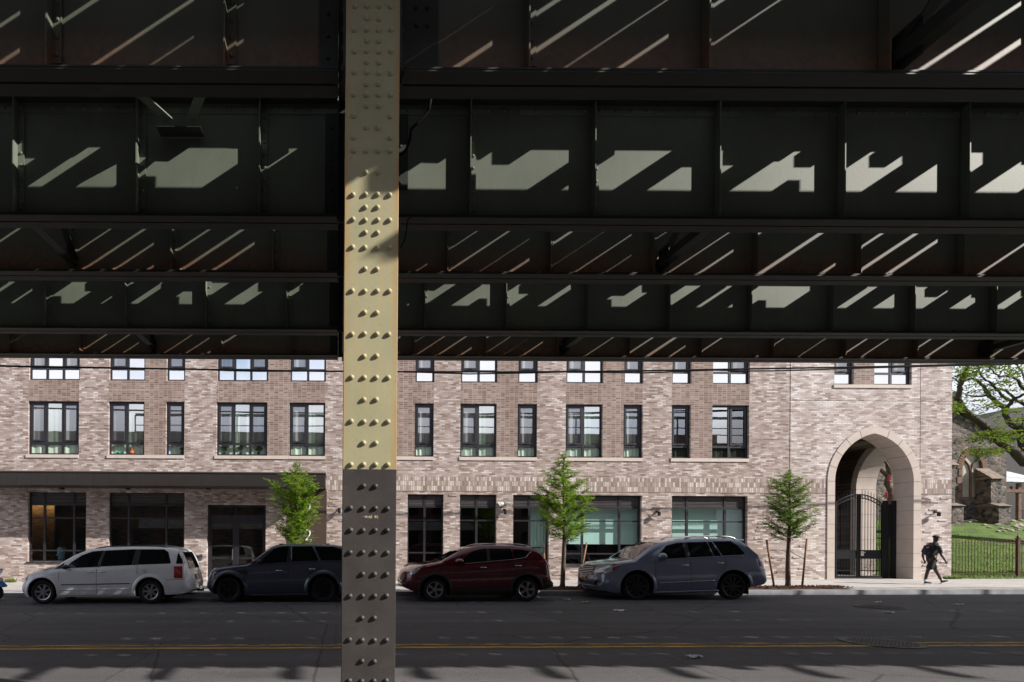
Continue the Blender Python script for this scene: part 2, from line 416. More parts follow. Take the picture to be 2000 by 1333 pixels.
# ------------------------------------------------------------------ the elevated railway
ZB, ZT = 5.90, 7.45
GY = {1: 5.28, 2: 7.57, 3: 9.11, 4: 11.49, 5: 13.04}
NAMES = {0: 'zeroth', 1: 'first', 2: 'second', 3: 'third', 4: 'fourth', 5: 'fifth and farthest'}
def girder(k, Y, x0, x1, stx, label, ZB=ZB):
    t = empty('plate_girder', ((x0+x1)/2, Y, ZB), label, 'girder', 'riveted plate girders of the elevated railway')
    wm = MAT['steelrust'] if k in (0, 1, 3, 5) else MAT['steelgreen']
    m = MB(); m.box(x0, x1, Y-.008, Y+.008, ZB+.02, ZT-.02)
    m.box(x0, x1, Y-.02, Y-.009, ZB+.02, ZB+.13); m.box(x0, x1, Y-.02, Y-.009, ZT-.15, ZT-.02)    # vertical angle legs
    x = x0+.1
    while x < x1:                                   # rivets along both angle legs
        if k in (1, 2, 3, 4):
            m.dome((x, Y-.02, ZB+.08), .026, .022, 8); m.dome((x, Y-.02, ZT-.09), .024, .02, 8)
        x += .21
    m.build('web', wm, t)
    m = MB()
    m.box(x0, x1, Y-.165, Y-.006, ZB+.004, ZB+.02); m.box(x0, x1, Y+.006, Y+.165, ZB+.004, ZB+.02)
    m.box(x0, x1, Y-.16, Y-.012, ZB-.014, ZB+.003); m.box(x0, x1, Y+.012, Y+.16, ZB-.014, ZB+.003)
    m.build('bottom_flange', MAT['flange'], t)
    m = MB(); m.box(x0, x1, Y-.165, Y+.165, ZT-.02, ZT); m.build('top_flange', MAT['flange'], t)
    for x in stx:
        if not (x0+.05 < x < x1-.05): continue
        m = MB()
        m.box(x-.007, x+.007, Y-.135, Y-.0205, ZB+.022, ZT-.022); m.box(x+.0075, x+.09, Y-.032, Y-.0205, ZB+.14, ZT-.16)
        m.box(x-.007, x+.007, Y+.0105, Y+.135, ZB+.022, ZT-.022)
        if k in (1, 2, 3, 4):
            z = ZB+.22
            while z < ZT-.2: m.dome((x+.05, Y-.032, z), .023, .019, 8); z += .16
        m.build('stiffener', wm, t)
    return t
rst = [1.68+1.605*i for i in range(0, 26)]; lst = [-1.04-1.585*i for i in range(0, 9)]
XC = .263
girder(0, 3.74, -11, XC-.3, lst, 'plate girder overhead at the near edge, left of the column', 7.08); girder(0, 3.74, XC+.3, 40, rst, 'plate girder overhead at the near edge, right of the column', 7.08)
for k in (1, 2, 3, 4, 5):
    side = {1: 'topmost row in view', 2: 'second row down, large sunlit patches', 3: 'third row down, thin light streaks', 4: 'fourth row down, small sunlit patches', 5: 'lowest row, just above the building'}[k]
    girder(k, GY[k], -11, XC-.3, lst, 'riveted plate girder left of the column, '+side)
    girder(k, GY[k], XC+.3, 40, rst, 'riveted plate girder right of the column, '+side)

# transverse girder on the column line
t = empty('cross_girder', (XC, 5.0, 5.9), 'dark cross girder running back from behind the column', 'girder')
m = MB(); m.box(XC-.012, XC+.012, 5.33, 13.55, 5.98, 7.4); m.build('web', MAT['flange'], t)
m = MB(); m.box(XC-.2, XC+.2, 5.33, 13.5, 5.955, 5.975); m.build('bottom_flange', MAT['flange'], t)
for k, Y in list(GY.items()):
    m = MB(); m.box(XC-.30, XC-.285, Y-.13, Y+.13, 5.86, 7.4); m.box(XC+.285, XC+.30, Y-.13, Y+.13, 5.86, 7.4)
    m.box(XC-.284, XC+.284, Y-.012, Y+.012, 5.9, 7.4)
    m.box(XC-.46, XC-.302, Y-.034, Y-.022, 6.0, 7.3); m.box(XC+.302, XC+.62, Y-.034, Y-.022, 6.32 if k == 2 else 6.0, 7.3)
    for j in range(6):
        for xx in (XC+.42, XC+.52): m.dome((xx, Y-.034, 6.4+.16*j), .02, .016, 8)
        m.dome((XC-.38, Y-.034, 6.1+.2*j), .02, .016, 8)
    m.build('connection_plate', MAT['flange'], t)
# cross frames between the two girders of each track
for k, (a, b) in enumerate(((3.74, 5.28), (7.57, 9.11), (11.49, 13.04))):
    for X, sd in ((-4.15, 'left'), (5.02, 'right'), (14.4, 'far right')):
        t = empty('sway_brace', (X, (a+b)/2, ZB), 'dark angle iron sway brace %s of the column, under the %s track' % (sd, ('nearest', 'middle', 'farthest')[k]), 'bracing', 'sway braces between the girders')
        m = MB(); m.bar((X, a+.1, ZB+.10), (X, b-.05, ZB+.14), .13, .014); m.bar((X-.06, a+.1, ZB+.16), (X-.06, b-.05, ZB+.2), .012, .12); m.build('bottom_strut', MAT['flange'], t)
        m = MB(); m.bar((X+.02, b-.06, ZB+.2), (X+.02, a+.06, ZT-.25), .1, .014); m.build('diagonal', MAT['flange'], t)
        m = MB(); m.box(X-.009, X+.003, b-.30, b-.02, ZB+.06, ZB+.42); m.build('gusset', MAT['flange'], t)
X = -2.06
t = empty('lateral_brace', (X, 7.4, 7.1), 'V-shaped lateral brace with gusset plate between the two topmost rows, left of the column', 'bracing')
m = MB(); m.bar((X-.14, 7.42, 7.12), (X-1.25, 5.36, 7.12), .12, .016); m.box(X-.2, X-.19, 7.3, 7.5, 7.1, 7.12); m.build('diagonal', MAT['steelgreen'], t)
m = MB(); m.bar((X+.14, 7.42, 7.12), (X+1.25, 5.36, 7.12), .12, .016); m.build('diagonal', MAT['steelgreen'], t)
m = MB(); m.box(X-.28, X+.28, 7.36, 7.545, 6.99, 7.0); m.build('gusset', MAT['flange'], t)

# tracks: ties, rails, walkways (above the girders, seen only through the light they let past)
rnd = random.Random(11)
def track(yc, y_near, y_far, lab, out_near=False, seed=1):
    rnd = random.Random(seed)
    t = empty('railway_track', (yc, yc, ZT), lab, 'railway track', 'tracks on the elevated railway', 'structure')
    m = MB(); x = -12.0; i = 0
    while x < 42:
        wd = .215+rnd.uniform(-.015, .03); h = .158+rnd.uniform(-.01, .012)
        a = y_near+rnd.uniform(-.03, .03)+(0.14 if rnd.random() < .5 and not out_near else 0); b = y_far+rnd.uniform(-.03, .03)
        rot = rnd.uniform(-.008, .008)
        m.cbox((x, (a+b)/2, ZT+.005+h/2), (wd, b-a, h), (0, 0, rot))
        x += .487+rnd.uniform(-.05, .045); i += 1
        if rnd.random() < .08: x -= .12
    m.build('ties', MAT['tie'], t)['kind'] = 'stuff'
    m = MB(); m.box(-12, 42, y_near+.01, y_near+.21, ZT+.168, ZT+.32); m.box(-12, 42, y_far-.21, y_far-.01, ZT+.168, ZT+.32); m.build('guard_timber', MAT['tie'], t)
    if out_near:
        for k in range(-10, 23):
            m = MB(); X = 6.06+1.67*k
            if k == -1: continue
            if k == 0: m.box(5.84, 5.96, 2.50, y_near+.3, ZT+.32, ZT+.42); m.box(5.80, 5.95, 2.46, 2.62, ZT+.422, ZT+.45)
            else: m.box(X-.05, X+.05, y_near-.8, y_near+.3, ZT+.32, ZT+.42); m.box(X-.04, X+.22, y_near-.82, y_near-.45, ZT+.422, ZT+.45); m.box(X+.02, X+.26, y_near-.95, y_near-.82, ZT+.422, ZT+.45)
            m.build('outrigger', MAT['tie'], t)
    for y in (yc-.75, yc+.75):
        m = MB(); m.box(-12, 42, y-.07, y+.07, ZT+.175, ZT+.19); m.box(-12, 42, y-.012, y+.012, ZT+.191, ZT+.30); m.box(-12, 42, y-.036, y+.036, ZT+.301, ZT+.34); m.build('rail', MAT['iron'], t)
    return t
track(4.51, 3.09, 5.78, 'timber ties and rails of the nearest track', True, 3)
track(8.34, 7.06, 9.6, 'timber ties and rails of the middle track', False, 4)
track(12.27, 10.98, 13.62, 'timber ties and rails of the farthest track', False, 9)
def walkway(y0, y1, z, lab, step, deep):
    t = empty('walkway', (0, y0, z), lab, 'walkway', 'walkways between the tracks')
    m = MB(); n = max(1, round((y1-y0)/.26))
    for i in range(n): a = y0+(y1-y0)*i/n; m.box(-12, 42, a, a+(y1-y0)/n-.004, z+.002*(i % 2), z+.045)
    m.build('planks', MAT['tie'], t)
    m = MB(); x = -11.5; j = 0
    r2 = random.Random(int(y0*10))
    while x < 42:
        m.box(x-.08, x+.08, y0-.05, y1+(.45 if j % 4 < 3 else .12), z-deep, z-.004); x += step*r2.uniform(.62, 1.3); j += 1
    m.build('bearers', MAT['tie'], t)
    return t
walkway(5.72, 6.72, ZT+.16, 'plank walkway between the nearest and middle tracks', 1.0, .2)
walkway(9.62, 10.70, ZT+.16, 'plank walkway between the middle and farthest tracks', .72, .26)
# railing on the far edge (mirrored in the windows opposite)
t = empty('trackside_railing', (0, 13.75, ZT), 'steel trackside railing on the far edge of the elevated railway', 'railing')
m = MB()
for i in range(28): x = -12+i*2.0; m.bar((x, 13.7, ZT+.1), (x, 13.7, ZT+1.75), .07, .07)
m.build('posts', MAT['steelgreen'], t)
m = MB()
for z, h in ((.75, .05), (1.15, .05), (1.7, .16)): m.box(-12, 44, 13.68, 13.72, ZT+z, ZT+z+h)
m.build('rails', MAT['steelgreen'], t)

# ------------------------------------------------------------------ the riveted column
def paint_zone():
    t = NT('column paint'); sep = t.n('SeparateXYZ'); t.l(t.co(), sep.inputs[0])
    wob = t.math('ADD', sep.outputs['Z'], t.math('MULTIPLY', t.math('SUBTRACT', t.noise(18, 3), .5), .006))
    zone = t.math('GREATER_THAN', wob, P(720, 917, 4.88).z)
    st = t.noise(4, 6, t.mapped((5, 5, .35)))
    up = t.ramp(t.noise(2.2, 6), [(.3, (.345, .33, .205)), (.7, (.42, .385, .235))])
    up = t.mix(t.math('MULTIPLY', t.ramp(st, [(.5, 0), (.8, 1)]), .45), up, (.50, .36, .17))
    sp = t.ramp(t.noise(55, 3), [(.67, 0), (.72, 1)]); up = t.mix(t.math('MULTIPLY', sp, .55), up, (.16, .13, .09))
    lo = t.ramp(t.noise(3, 7), [(.3, (.042, .037, .036)), (.55, (.058, .052, .050)), (.75, (.085, .076, .071))])
    scr = t.ramp(t.noise(5, 8, t.mapped((9, 9, .8)), .75), [(.66, 0), (.74, 1)]); lo = t.mix(t.math('MULTIPLY', scr, .35), lo, (.2, .17, .15))
    sp2 = t.ramp(t.noise(70, 3), [(.7, 0), (.74, 1)]); lo = t.mix(t.math('MULTIPLY', sp2, .6), lo, (.22, .2, .18))
    c = t.mix(zone, lo, up)
    gx = t.math('ABSOLUTE', t.math('SUBTRACT', sep.outputs['X'], t.math('ADD', XC, t.math('MULTIPLY', t.math('SUBTRACT', sep.outputs['Z'], 1.7), .0015))))
    edge = t.n('MapRange'); edge.inputs['From Min'].default_value = .165; edge.inputs['From Max'].default_value = .225; t.l(gx, edge.inputs['Value'])
    ed = t.math('MULTIPLY', t.math('MULTIPLY', edge.outputs[0], t.ramp(t.noise(6, 5, t.mapped((1, 1, .3))), [(.3, .15), (.7, 1)])), zone)
    c = t.mix(t.math('MULTIPLY', ed, .95), c, (.45, .25, .085))
    fleck = t.ramp(t.noise(22, 6, t.mapped((6, 1, 1))), [(.69, 0), (.73, 1)])
    c = t.mix(t.math('MULTIPLY', t.math('MULTIPLY', fleck, edge.outputs[0]), .8), c, (.16, .06, .025))
    t.color(c); t.set(Roughness=.5, Specular_IOR_Level=.4); t.bump(t.noise(28, 5), .22, .004); return t.m
MAT['column'] = paint_zone()
CY = 4.88; hw = .227
t = empty('steel_column', (XC, CY, gz(XC)), 'tall riveted steel column with khaki upper paint and dark brown lower paint', 'column')
lean = .0015
M0 = Matrix.Translation((XC, 0, 1.7)) @ Matrix.Rotation(lean, 4, 'Y') @ Matrix.Translation((-XC, 0, -1.7))
def leaned(m): m.v = [tuple(M0 @ Vector(v)) for v in m.v]; return m
m = MB(); m.box(XC-hw, XC+hw, CY, CY+.018, -.4, 6.62); leaned(m).build('front_plate', MAT['column'], t, bevel=.003)
m = MB(); m.box(XC-.012, XC+.012, CY+.0185, CY+.302, -.4, 6.6)
for s in (-1, 1):
    m.box(XC+s*(hw-.012)-.012, XC+s*(hw-.012)+.012, CY+.0185, CY+.11, -.4, 6.6)
    m.box(XC+s*(hw-.012)-.012, XC+s*(hw-.012)+.012, CY+.22, CY+.302, -.4, 6.6)
leaned(m).build('web', MAT['column'], t)
m = MB(); m.box(XC-hw, XC+hw, CY+.3025, CY+.42, -.4, 6.6); leaned(m).build('back_plate', MAT['column'], t)
m = MB(); m.box(XC-hw+.004, XC+hw-.004, CY-.014, CY+.016, 6.635, 7.4); leaned(m).build('splice_plate', MAT['column'], t)
m = MB()
for s in (-1, 1): m.box(XC+s*(hw+.012)-.011, XC+s*(hw+.012)+.011, CY+.03, CY+.3, 5.75, 7.4)
for s in (-1, 1):
    for j in range(9): m.lathe([(.02, 0), (.017, s*.012), (.006, s*.017)], (XC+s*(hw+.023), CY+.10, 5.8+.16*j), 'X', 8)
leaned(m).build('side_plate', MAT['flange'], t)
rows = [(13, 'f'), (37, 'i'), (59, 'f'), (80, 'i'), (101, 'f'), (123, 'i'), (143, 'f'), (165, 'i'), (186, 'f'), (207, 'i'), (228, 'o'), (250, 'i'), (270, 'o'), (296, 'f'), (338, 'i'),
        (381, 'f'), (405, 'i'), (430, 'f'), (455, 'i'), (484, 'f'), (526, 'i'), (569, 'f'), (611, 'i'), (653, 'f'), (696, 'i'), (738, 'f'), (781, 'i'), (824, 'f'), (866, 'i'), (908, 'f'),
        (950, 'i'), (993, 'f'), (1036, 'f'), (1079, 'f'), (1121, 'r'), (1164, 'f'), (1207, 'i'), (1250, 'f'), (1292, 'i'), (1330, 'f'), (1373, 'i')]
xs = {'o': (-.1575, .1513), 'i': (-.0528, .0497)}
rl = random.Random(5); spots = []
for py, k in rows:
    z = P(720, py, CY).z
    for i, off in enumerate((-.1575, -.0528, .0497, .1513)):
        if (k == 'i' and i in (0, 3)) or (k == 'o' and i in (1, 2)) or (k == 'r' and i == 0): continue
        spots.append((XC+off+rl.uniform(-.002, .002), z+rl.uniform(-.003, .003)))
def rivet_mb(x, z, mb): mb.lathe([(.0225, 0), (.0215, -.007), (.0175, -.0145), (.0105, -.0205), (.003, -.0225)], (x, CY-(.014 if z > 6.63 else 0), z), 'Y', 16)
rest = MB()
for x, z in spots[:len(spots)-100]: rivet_mb(x, z, rest)
o = leaned(rest).build('rivets', MAT['column'], t, smooth=True); o['kind'] = 'stuff'
for x, z in spots[len(spots)-100:]:
    q = MB(); rivet_mb(x, z, q); leaned(q).build('rivet', MAT['column'], t, smooth=True)
# torn sticker remains
m = MB(); rs = random.Random(2)
for i in range(26):
    if rs.random() < .62:
        x = XC-.065+.0055*i; z0 = P(720, 1010, CY).z; h = rs.uniform(.006, .03)
        m.box(x, x+.0054, CY-.0015, CY-.0004, z0-h/2+rs.uniform(-.006, .006), z0+h/2)
leaned(m).build('sticker_residue', plain('sticker remains', (.42, .33, .25), .8, 0, .4, 60), t)

def cable(name, pts, rad, lab, cat='cable', group=None):
    m = MB(); m.tube(pts, rad, 6); return tag(m.build(name, MAT['wire'], None, True), lab, cat, group)
cable('loose_cable', [P(842, 190, 7.1), P(838, 215, 7.15), P(822, 235, 7.2), P(803, 252, 7.2), P(800, 275, 7.2), P(792, 295, 7.2), P(783, 303, 7.2), P(772, 296, 7.2), P(760, 280, 7.1), P(750, 250, 7.1)], .018, 'black cable drooping beside the top of the column')
cable('hanging_wire', [P(802, 424, 7.3), P(796, 430, 7.3), P(794, 450, 7.3), P(790, 470, 7.3), P(782, 484, 7.3)], .008, 'thin grey wire hanging off the girder flange right of the column')
def sag(pts, Y, n=40):
    out = []
    for i in range(n+1):
        px = -300+2700*i/n
        for (a, ya), (b, yb) in zip(pts, pts[1:]):
            if a <= px <= b: out.append(P(px, ya+(yb-ya)*(px-a)/(b-a), Y)); break
    return out
def smoothw(pts): return sag([(x, y) for x, y in pts], 20.6)
cable('overhead_wire', smoothw([(-300, 706), (0, 715), (200, 718.5), (400, 722), (660, 726), (1000, 727), (1200, 725.5), (1400, 722), (1700, 717), (2000, 709), (2400, 698)]), .030, 'upper of two black overhead wires across the brick building', 'wire', 'overhead wires')
cable('overhead_wire', smoothw([(-300, 707), (0, 716), (150, 719), (380, 721), (470, 726), (640, 725), (820, 727), (900, 731), (1040, 729), (1120, 726), (1240, 729.5), (1400, 723), (1480, 726), (1700, 719), (2000, 711), (2400, 700)]), .024, 'lower wavier black overhead wire across the brick building', 'wire', 'overhead wires')
# ------------------------------------------------------------------ the brick building
Yw = WALL
def WX(px, py=840): return P(px, py, Yw).x
Z2T, Z2B, Z3B, Z3T = 7.49, 5.29, 8.36, 10.56
GT, GB = 3.75, .87
BX0, BX1, BZ0, BZ1 = -24.0, WX(1859, 900), -.6, 15.0
SZ0, SZ1 = 3.87, 4.47
bld = empty('brick_building', ((BX0+BX1)/2, Yw, .15), 'pale whitewashed brick apartment building with a pointed stone archway', 'building')
ops = []                                      # openings: x0, x1, z0, z1, kind, lights
def op(a, b, z0, z1, kind, **k): ops.append(dict(x0=WX(a), x1=WX(b), z0=z0, z1=z1, kind=kind, **k))
W2 = [(55, 154, 'cfc'), (212, 282, 'cf'), (324, 360, 'c'), (423, 522, 'cfc'), (565, 635, 'cf'), (697, 768, 'cf'), (810, 847, 'c'), (899, 970, 'cf'), (1011, 1049, 'c'), (1105, 1177, 'cf'), (1218, 1255, 'c'), (1312, 1349, 'c'), (1391, 1463, 'fc')]
for a, b, s in W2:
    op(a, b, Z2B, Z2T, 'up', s=s, row=2); op(a+1, b+1, Z3B, Z3T, 'up', s=s, row=3)
op(-45, 8-40, Z2B, Z2T, 'up', s='cf', row=2)
for a, b, s in ((1629, 1667, 'c'), (1707, 1780, 'fc')): op(a, b, Z3B, Z3T, 'up', s=s, row=3)
def gp(px): return WX(px, 1030)
GW = [(54, 168, (83.5, 142), 'hall'), (212, 360, (249, 323), 'hall'), (796, 866, (830,), 'dark'), (898, 969.5, (932,), 'dark'), (1002, 1072, (1036,), 'half'), (1104, 1253, (1140, 1213), 'shade'), (1312, 1460, (1345.5, 1420), 'shade')]
for a, b, ml, st in GW: ops.append(dict(x0=gp(a), x1=gp(b), z0=GB, z1=GT, kind='shop', ml=[gp(v) for v in ml], st=st))
DX0, DX1, DZ1 = gp(404), gp(519), P(460, 986, Yw).z
ops.append(dict(x0=DX0, x1=DX1, z0=.0, z1=DZ1, kind='door'))
# archway rectangle
ACX = WX(1706.3, 1000); AIN = 1.617; ASP = P(1706, 941, Yw).z; ARISE = 1.98; ABASE = .15+gz(ACX)-.1
ARR = (AIN**2+ARISE**2)/(2*AIN); OFF = .305
def arch_z(x, off=0.0):                       # height of the (offset) pointed arch at x from its centre line
    r = ARR+off; d = abs(x)+(ARR-AIN)
    return ASP+math.sqrt(max(0, r*r-d*d))
def arch_pts(off, n=18):                      # from left springing over the apex to right springing
    r = ARR+off; a0 = math.acos((ARR-AIN)/r); L = []
    for i in range(n+1):
        a = a0*i/n; L.append((ARR-AIN-r*math.cos(a), ASP+r*math.sin(a)))
    return [(x, z) for x, z in L]+[(-x, z) for x, z in reversed(L[:-1])]
AX0, AX1, AZ1 = ACX-AIN-OFF, ACX+AIN+OFF, ASP+ARISE+OFF+.25
ops.append(dict(x0=AX0, x1=AX1, z0=BZ0, z1=AZ1, kind='arch'))
panels = []
def grp(a, b): panels.append((WX(a), WX(b), Z2B-.0, Z2T+.0)); panels.append((WX(a), WX(b), Z2T, Z3T))
for a, b in ((55, 154), (212, 360), (423, 635), (690, 847), (899, 1049), (1105, 1255), (1312, 1463)): grp(a, b)
panels.append((WX(1629), WX(1780), Z3B, Z3T))
def kind_at(x, z):
    for o in ops:
        if o['x0'] < x < o['x1'] and o['z0'] < z < o['z1']: return None
    for p in panels:
        if p[0] < x < p[1] and p[2] < z < p[3]: return 'panel'
    if SZ0 < z < SZ1 and x < WX(1859): return 'soldier'
    return 'brick' if x < WX(1543) else 'brick2'
xs_ = {BX0, BX1, WX(1543)}; zs_ = {BZ0, BZ1, SZ0, SZ1}
for o in ops: xs_ |= {o['x0'], o['x1']}; zs_ |= {o['z0'], o['z1']}
for p in panels: xs_ |= {p[0], p[1]}; zs_ |= {p[2], p[3]}
xs_ = sorted(xs_); zs_ = sorted(zs_)
face = {'brick': MB(), 'brick2': MB()}
for i in range(len(xs_)-1):
    for j in range(len(zs_)-1):
        x0, x1, z0, z1 = xs_[i], xs_[i+1], zs_[j], zs_[j+1]
        if x1-x0 < 1e-5 or z1-z0 < 1e-5: continue
        k = kind_at((x0+x1)/2, (z0+z1)/2)
        if k == 'panel': k = ('panel', next(n for n, p in enumerate(panels) if p[0] < (x0+x1)/2 < p[1])//2)
        if k == 'soldier': k = ('soldier', (x0+x1)/2 > ACX)
        if k: face.setdefault(k, MB()).quad((x0, Yw, z0), (x1, Yw, z0), (x1, Yw, z1), (x0, Yw, z1))
B = face['brick']
outer = [(ACX+x, z) for x, z in arch_pts(OFF, 22)]
for (xa, za), (xb, zb) in zip(outer, outer[1:]): face['brick2'].quad((xa, Yw, za), (xb, Yw, zb), (xb, Yw, AZ1), (xa, Yw, AZ1))
for o in ops:                                  # reveals
    if o['kind'] == 'arch': continue
    d = .36; x0, x1, z0, z1 = o['x0'], o['x1'], o['z0'], o['z1']
    B.quad((x0, Yw, z0), (x0, Yw+d, z0), (x0, Yw+d, z1), (x0, Yw, z1)); B.quad((x1, Yw, z0), (x1, Yw+d, z0), (x1, Yw+d, z1), (x1, Yw, z1))
    B.quad((x0, Yw, z1), (x1, Yw, z1), (x1, Yw+d, z1), (x0, Yw+d, z1)); B.quad((x0, Yw, z0), (x1, Yw, z0), (x1, Yw+d, z0), (x0, Yw+d, z0))
# returns and top so the building is a volume
B.quad((BX1, Yw, BZ0), (BX1, Yw, BZ1), (BX1, Yw+1.0, BZ1), (BX1, Yw+1.0, BZ0)); B.quad((BX0, Yw, BZ0), (BX0, Yw+9, BZ0), (BX0, Yw+9, BZ1), (BX0, Yw, BZ1))
B.quad((BX1, Yw+1, 6.2), (BX1, Yw+4.6, 6.2), (BX1, Yw+4.6, BZ1), (BX1, Yw+1, BZ1))
B.quad((BX0, Yw, BZ1), (BX1, Yw, BZ1), (BX1, Yw+4.6, BZ1), (BX0, Yw+4.6, BZ1))
# projecting bricks on the ground floor piers
rb = random.Random(8); pier = [(640, 792), (870, 896), (972, 1000), (1074, 1102), (1256, 1309), (1463, 1540), (1545, 1612), (1800, 1857)]
for a, b in pier:
    z = .45
    while z < SZ0-.12:
        x = gp(a)+rb.uniform(0, .5)
        while x < gp(b)-.4:
            if rb.random() < .30: (B if a < 1543 else face['brick2']).box(x, x+.355, Yw-.022, Yw+.002, z, z+.06)
            x += rb.choice((.37, .74, 1.1))
        z += .154
B.build('wall', MAT['brick'], bld)
for k, fm in face.items():
    if k == 'brick2': fm.build('gateway_wall', MAT['brick2'], bld)
    elif k != 'brick': fm.build({'panel': 'brick_panel', 'soldier': 'soldier_course'}[k[0]], MAT[k[0]], bld)
m = MB()                                       # movement joints
for px in (1543,): m.box(WX(px)-.014, WX(px)+.014, Yw-.004, Yw-.002, SZ1-.4, 15)
m.box(WX(1543), BX1, Yw-.004, Yw-.002, P(1650, 783, Yw).z-.006, P(1650, 783, Yw).z+.006)
m.box(WX(1797.5)-.005, WX(1797.5)+.005, Yw-.004, Yw-.002, .2, 15)
m.box(gp(640), AX0, Yw-.0042, Yw-.002, SZ0-.012, SZ0+.006); m.box(AX1, BX1, Yw-.0042, Yw-.002, SZ0-.012, SZ0+.006)
m.build('movement_joint', MAT['joint'], bld)

def bars(m, x0, x1, z0, z1, wd, y0, y1):
    m.box(x0, x1, y0, y1, z0, z0+wd); m.box(x0, x1, y0, y1, z1-wd, z1); m.box(x0, x0+wd, y0, y1, z0+wd, z1-wd); m.box(x1-wd, x1, y0, y1, z0+wd, z1-wd)
def upper(o, rn):
    x0, x1, z0, z1, s = o['x0'], o['x1'], o['z0'], o['z1'], o['s']; ya, yb = Yw+.10, Yw+.17
    f = MB(); bars(f, x0, x1, z0, z1, .07, ya, yb); n = len(s); tz = z0+.225*(z1-z0)
    ed = [x0+.035+(x1-x0-.07)*i/n for i in range(n+1)]
    for e in ed[1:-1]: f.box(e-.05, e+.05, ya+.004, yb-.004, z0+.07, z1-.07)
    f.box(x0+.07, x1-.07, ya+.008, yb-.008, tz-.045, tz+.045)
    part = f.build('window', MAT['frame'], bld)
    gs, gf, gl = MB(), MB(), MB()
    for i, c in enumerate(s):
        a, b = ed[i]+.04, ed[i+1]-.04
        if c == 'c':
            sash = MB(); bars(sash, a, b, tz+.05, z1-.075, .075, ya-.012, ya+.05); sash.box((a+b)/2-.09, (a+b)/2+.09, ya-.03, ya-.0125, tz+.065, tz+.085); sash.build('sash', MAT['frame'], part)
            gs.quad((a, ya+.02, tz), (b, ya+.02, tz), (b, ya+.02, z1-.1), (a, ya+.02, z1-.1))
        else: gf.quad((a, ya+.03, tz), (b, ya+.03, tz), (b, ya+.03, z1-.05), (a, ya+.03, z1-.05))
        gl.quad((a, ya+.03, z0+.05), (b, ya+.03, z0+.05), (b, ya+.03, tz), (a, ya+.03, tz))
    r3 = o['row'] == 3
    if gs.v: gs.build('screened_pane', MAT['g_screen'], part)
    if gf.v: gf.build('fixed_pane', MAT['g_up'] if r3 else MAT['g_fixed'], part)
    gl.build('lower_pane', MAT['g_up'] if r3 else MAT['g_low'], part)
    c = MB(); yc = Yw+(.275 if WX(200) < x0 < WX(525) else .192); nn = 24; zt = z1+.2; zb = z0-.1; gap = rn.choice((0, 0, 0, .25))*(x1-x0)
    dark = o.get('dark')
    for i in range(nn):
        a = x0-.25+(x1-x0+.5)*i/nn; b = x0-.25+(x1-x0+.5)*(i+1)/nn
        ya_, yb_ = yc+.018*math.sin(i*1.9), yc+.018*math.sin((i+1)*1.9)
        c.quad((a, ya_, zb), (b, yb_, zb), (b, yb_, zt), (a, ya_, zt))
    c.build('curtain', MAT['void'] if o['x0'] > WX(1300) and o['row'] == 2 else MAT['curtain'], part, smooth=True)  # right-hand second-floor windows: near-black sheet stands in for an unlit room
rn = random.Random(4)
for o in ops:
    if o['kind'] == 'up': upper(o, rn)
# sills
m = None
def sill(a, b, zt, h=.135):
    m = MB(); x0, x1 = WX(a), WX(b); n = max(1, round((x1-x0)/1.7))
    for i in range(n): m.box(x0+(x1-x0)*i/n+.003, x0+(x1-x0)*(i+1)/n-.003, Yw-.035, Yw+.34, zt-h, zt-.002)
    m.build('window_sill', MAT['sill'], bld)
for a, b in ((51, 154), (209, 360), (419, 636), (697, 847), (897, 1049), (1103, 1255), (1310, 1463)): sill(a, b, Z2B)
sill(1627, 1780, Z3B)

def shop(o):
    x0, x1, z0, z1 = o['x0'], o['x1'], o['z0'], o['z1']; ya, yb = Yw+.13, Yw+.21
    f = MB(); bars(f, x0, x1, z0, z1, .06, ya, yb)
    r1, r2, r3 = z1-.50, P(0, 1011, Yw).z, z0+.47
    for v in o['ml']: f.box(v-.045, v+.045, ya+.003, yb-.003, z0+.06, z1-.06)
    for r, h in ((r1, .09), (r2, .065), (r3, .06)): f.box(x0+.06, x1-.06, ya+.006, yb-.006, r-h/2, r+h/2)
    f.box(x0-.05, x1+.03, Yw-.04, Yw+.2, z0-.06, z0-.001)
    part = f.build('window', MAT['frame'], bld)
    ed = [x0]+o['ml']+[x1]; lv = MB(); lv.box(x0+.05, x1-.05, yb-.02, yb-.01, r1, z1-.05)
    for a, b in zip(ed, ed[1:]):
        z = r1+.07
        while z < z1-.09:
            lv.cbox(((a+b)/2, ya+.035, z), (b-a-.10, .05, .010), (R(35), 0, 0)); z += .058
    lv.build('louvre', MAT['louvre'], part)
    g = MB(); g.quad((x0+.04, ya+.04, z0+.04), (x1-.04, ya+.04, z0+.04), (x1-.04, ya+.04, r1), (x0+.04, ya+.04, r1))
    g.build('pane', MAT['g_shop'] if o['st'] in ('shade', 'half') else MAT['g_dark'], part)
    if o['st'] == 'shade':
        s = MB(); zb = P(0, 1057-2, Yw).z
        s.box(x0-.1, x1+.1, Yw+.42, Yw+.424, zb, z1); s.box(x0-.1, x1+.1, Yw+.415, Yw+.43, zb-.03, zb); s.build('roller_shade', MAT['blind'], part)
    if o['st'] == 'half':
        s = MB(); a = o['ml'][0]+.1
        for i in range(12):
            u, v = a+.07*i, a+.07*(i+1); s.quad((u, Yw+.42+.03*(i % 2), z0-.2), (v, Yw+.42+.03*((i+1) % 2), z0-.2), (v, Yw+.42+.03*((i+1) % 2), z1), (u, Yw+.42+.03*(i % 2), z1))
        s.build('curtain', MAT['blind'], part, smooth=True)
for o in ops:
    if o['kind'] == 'shop': shop(o)
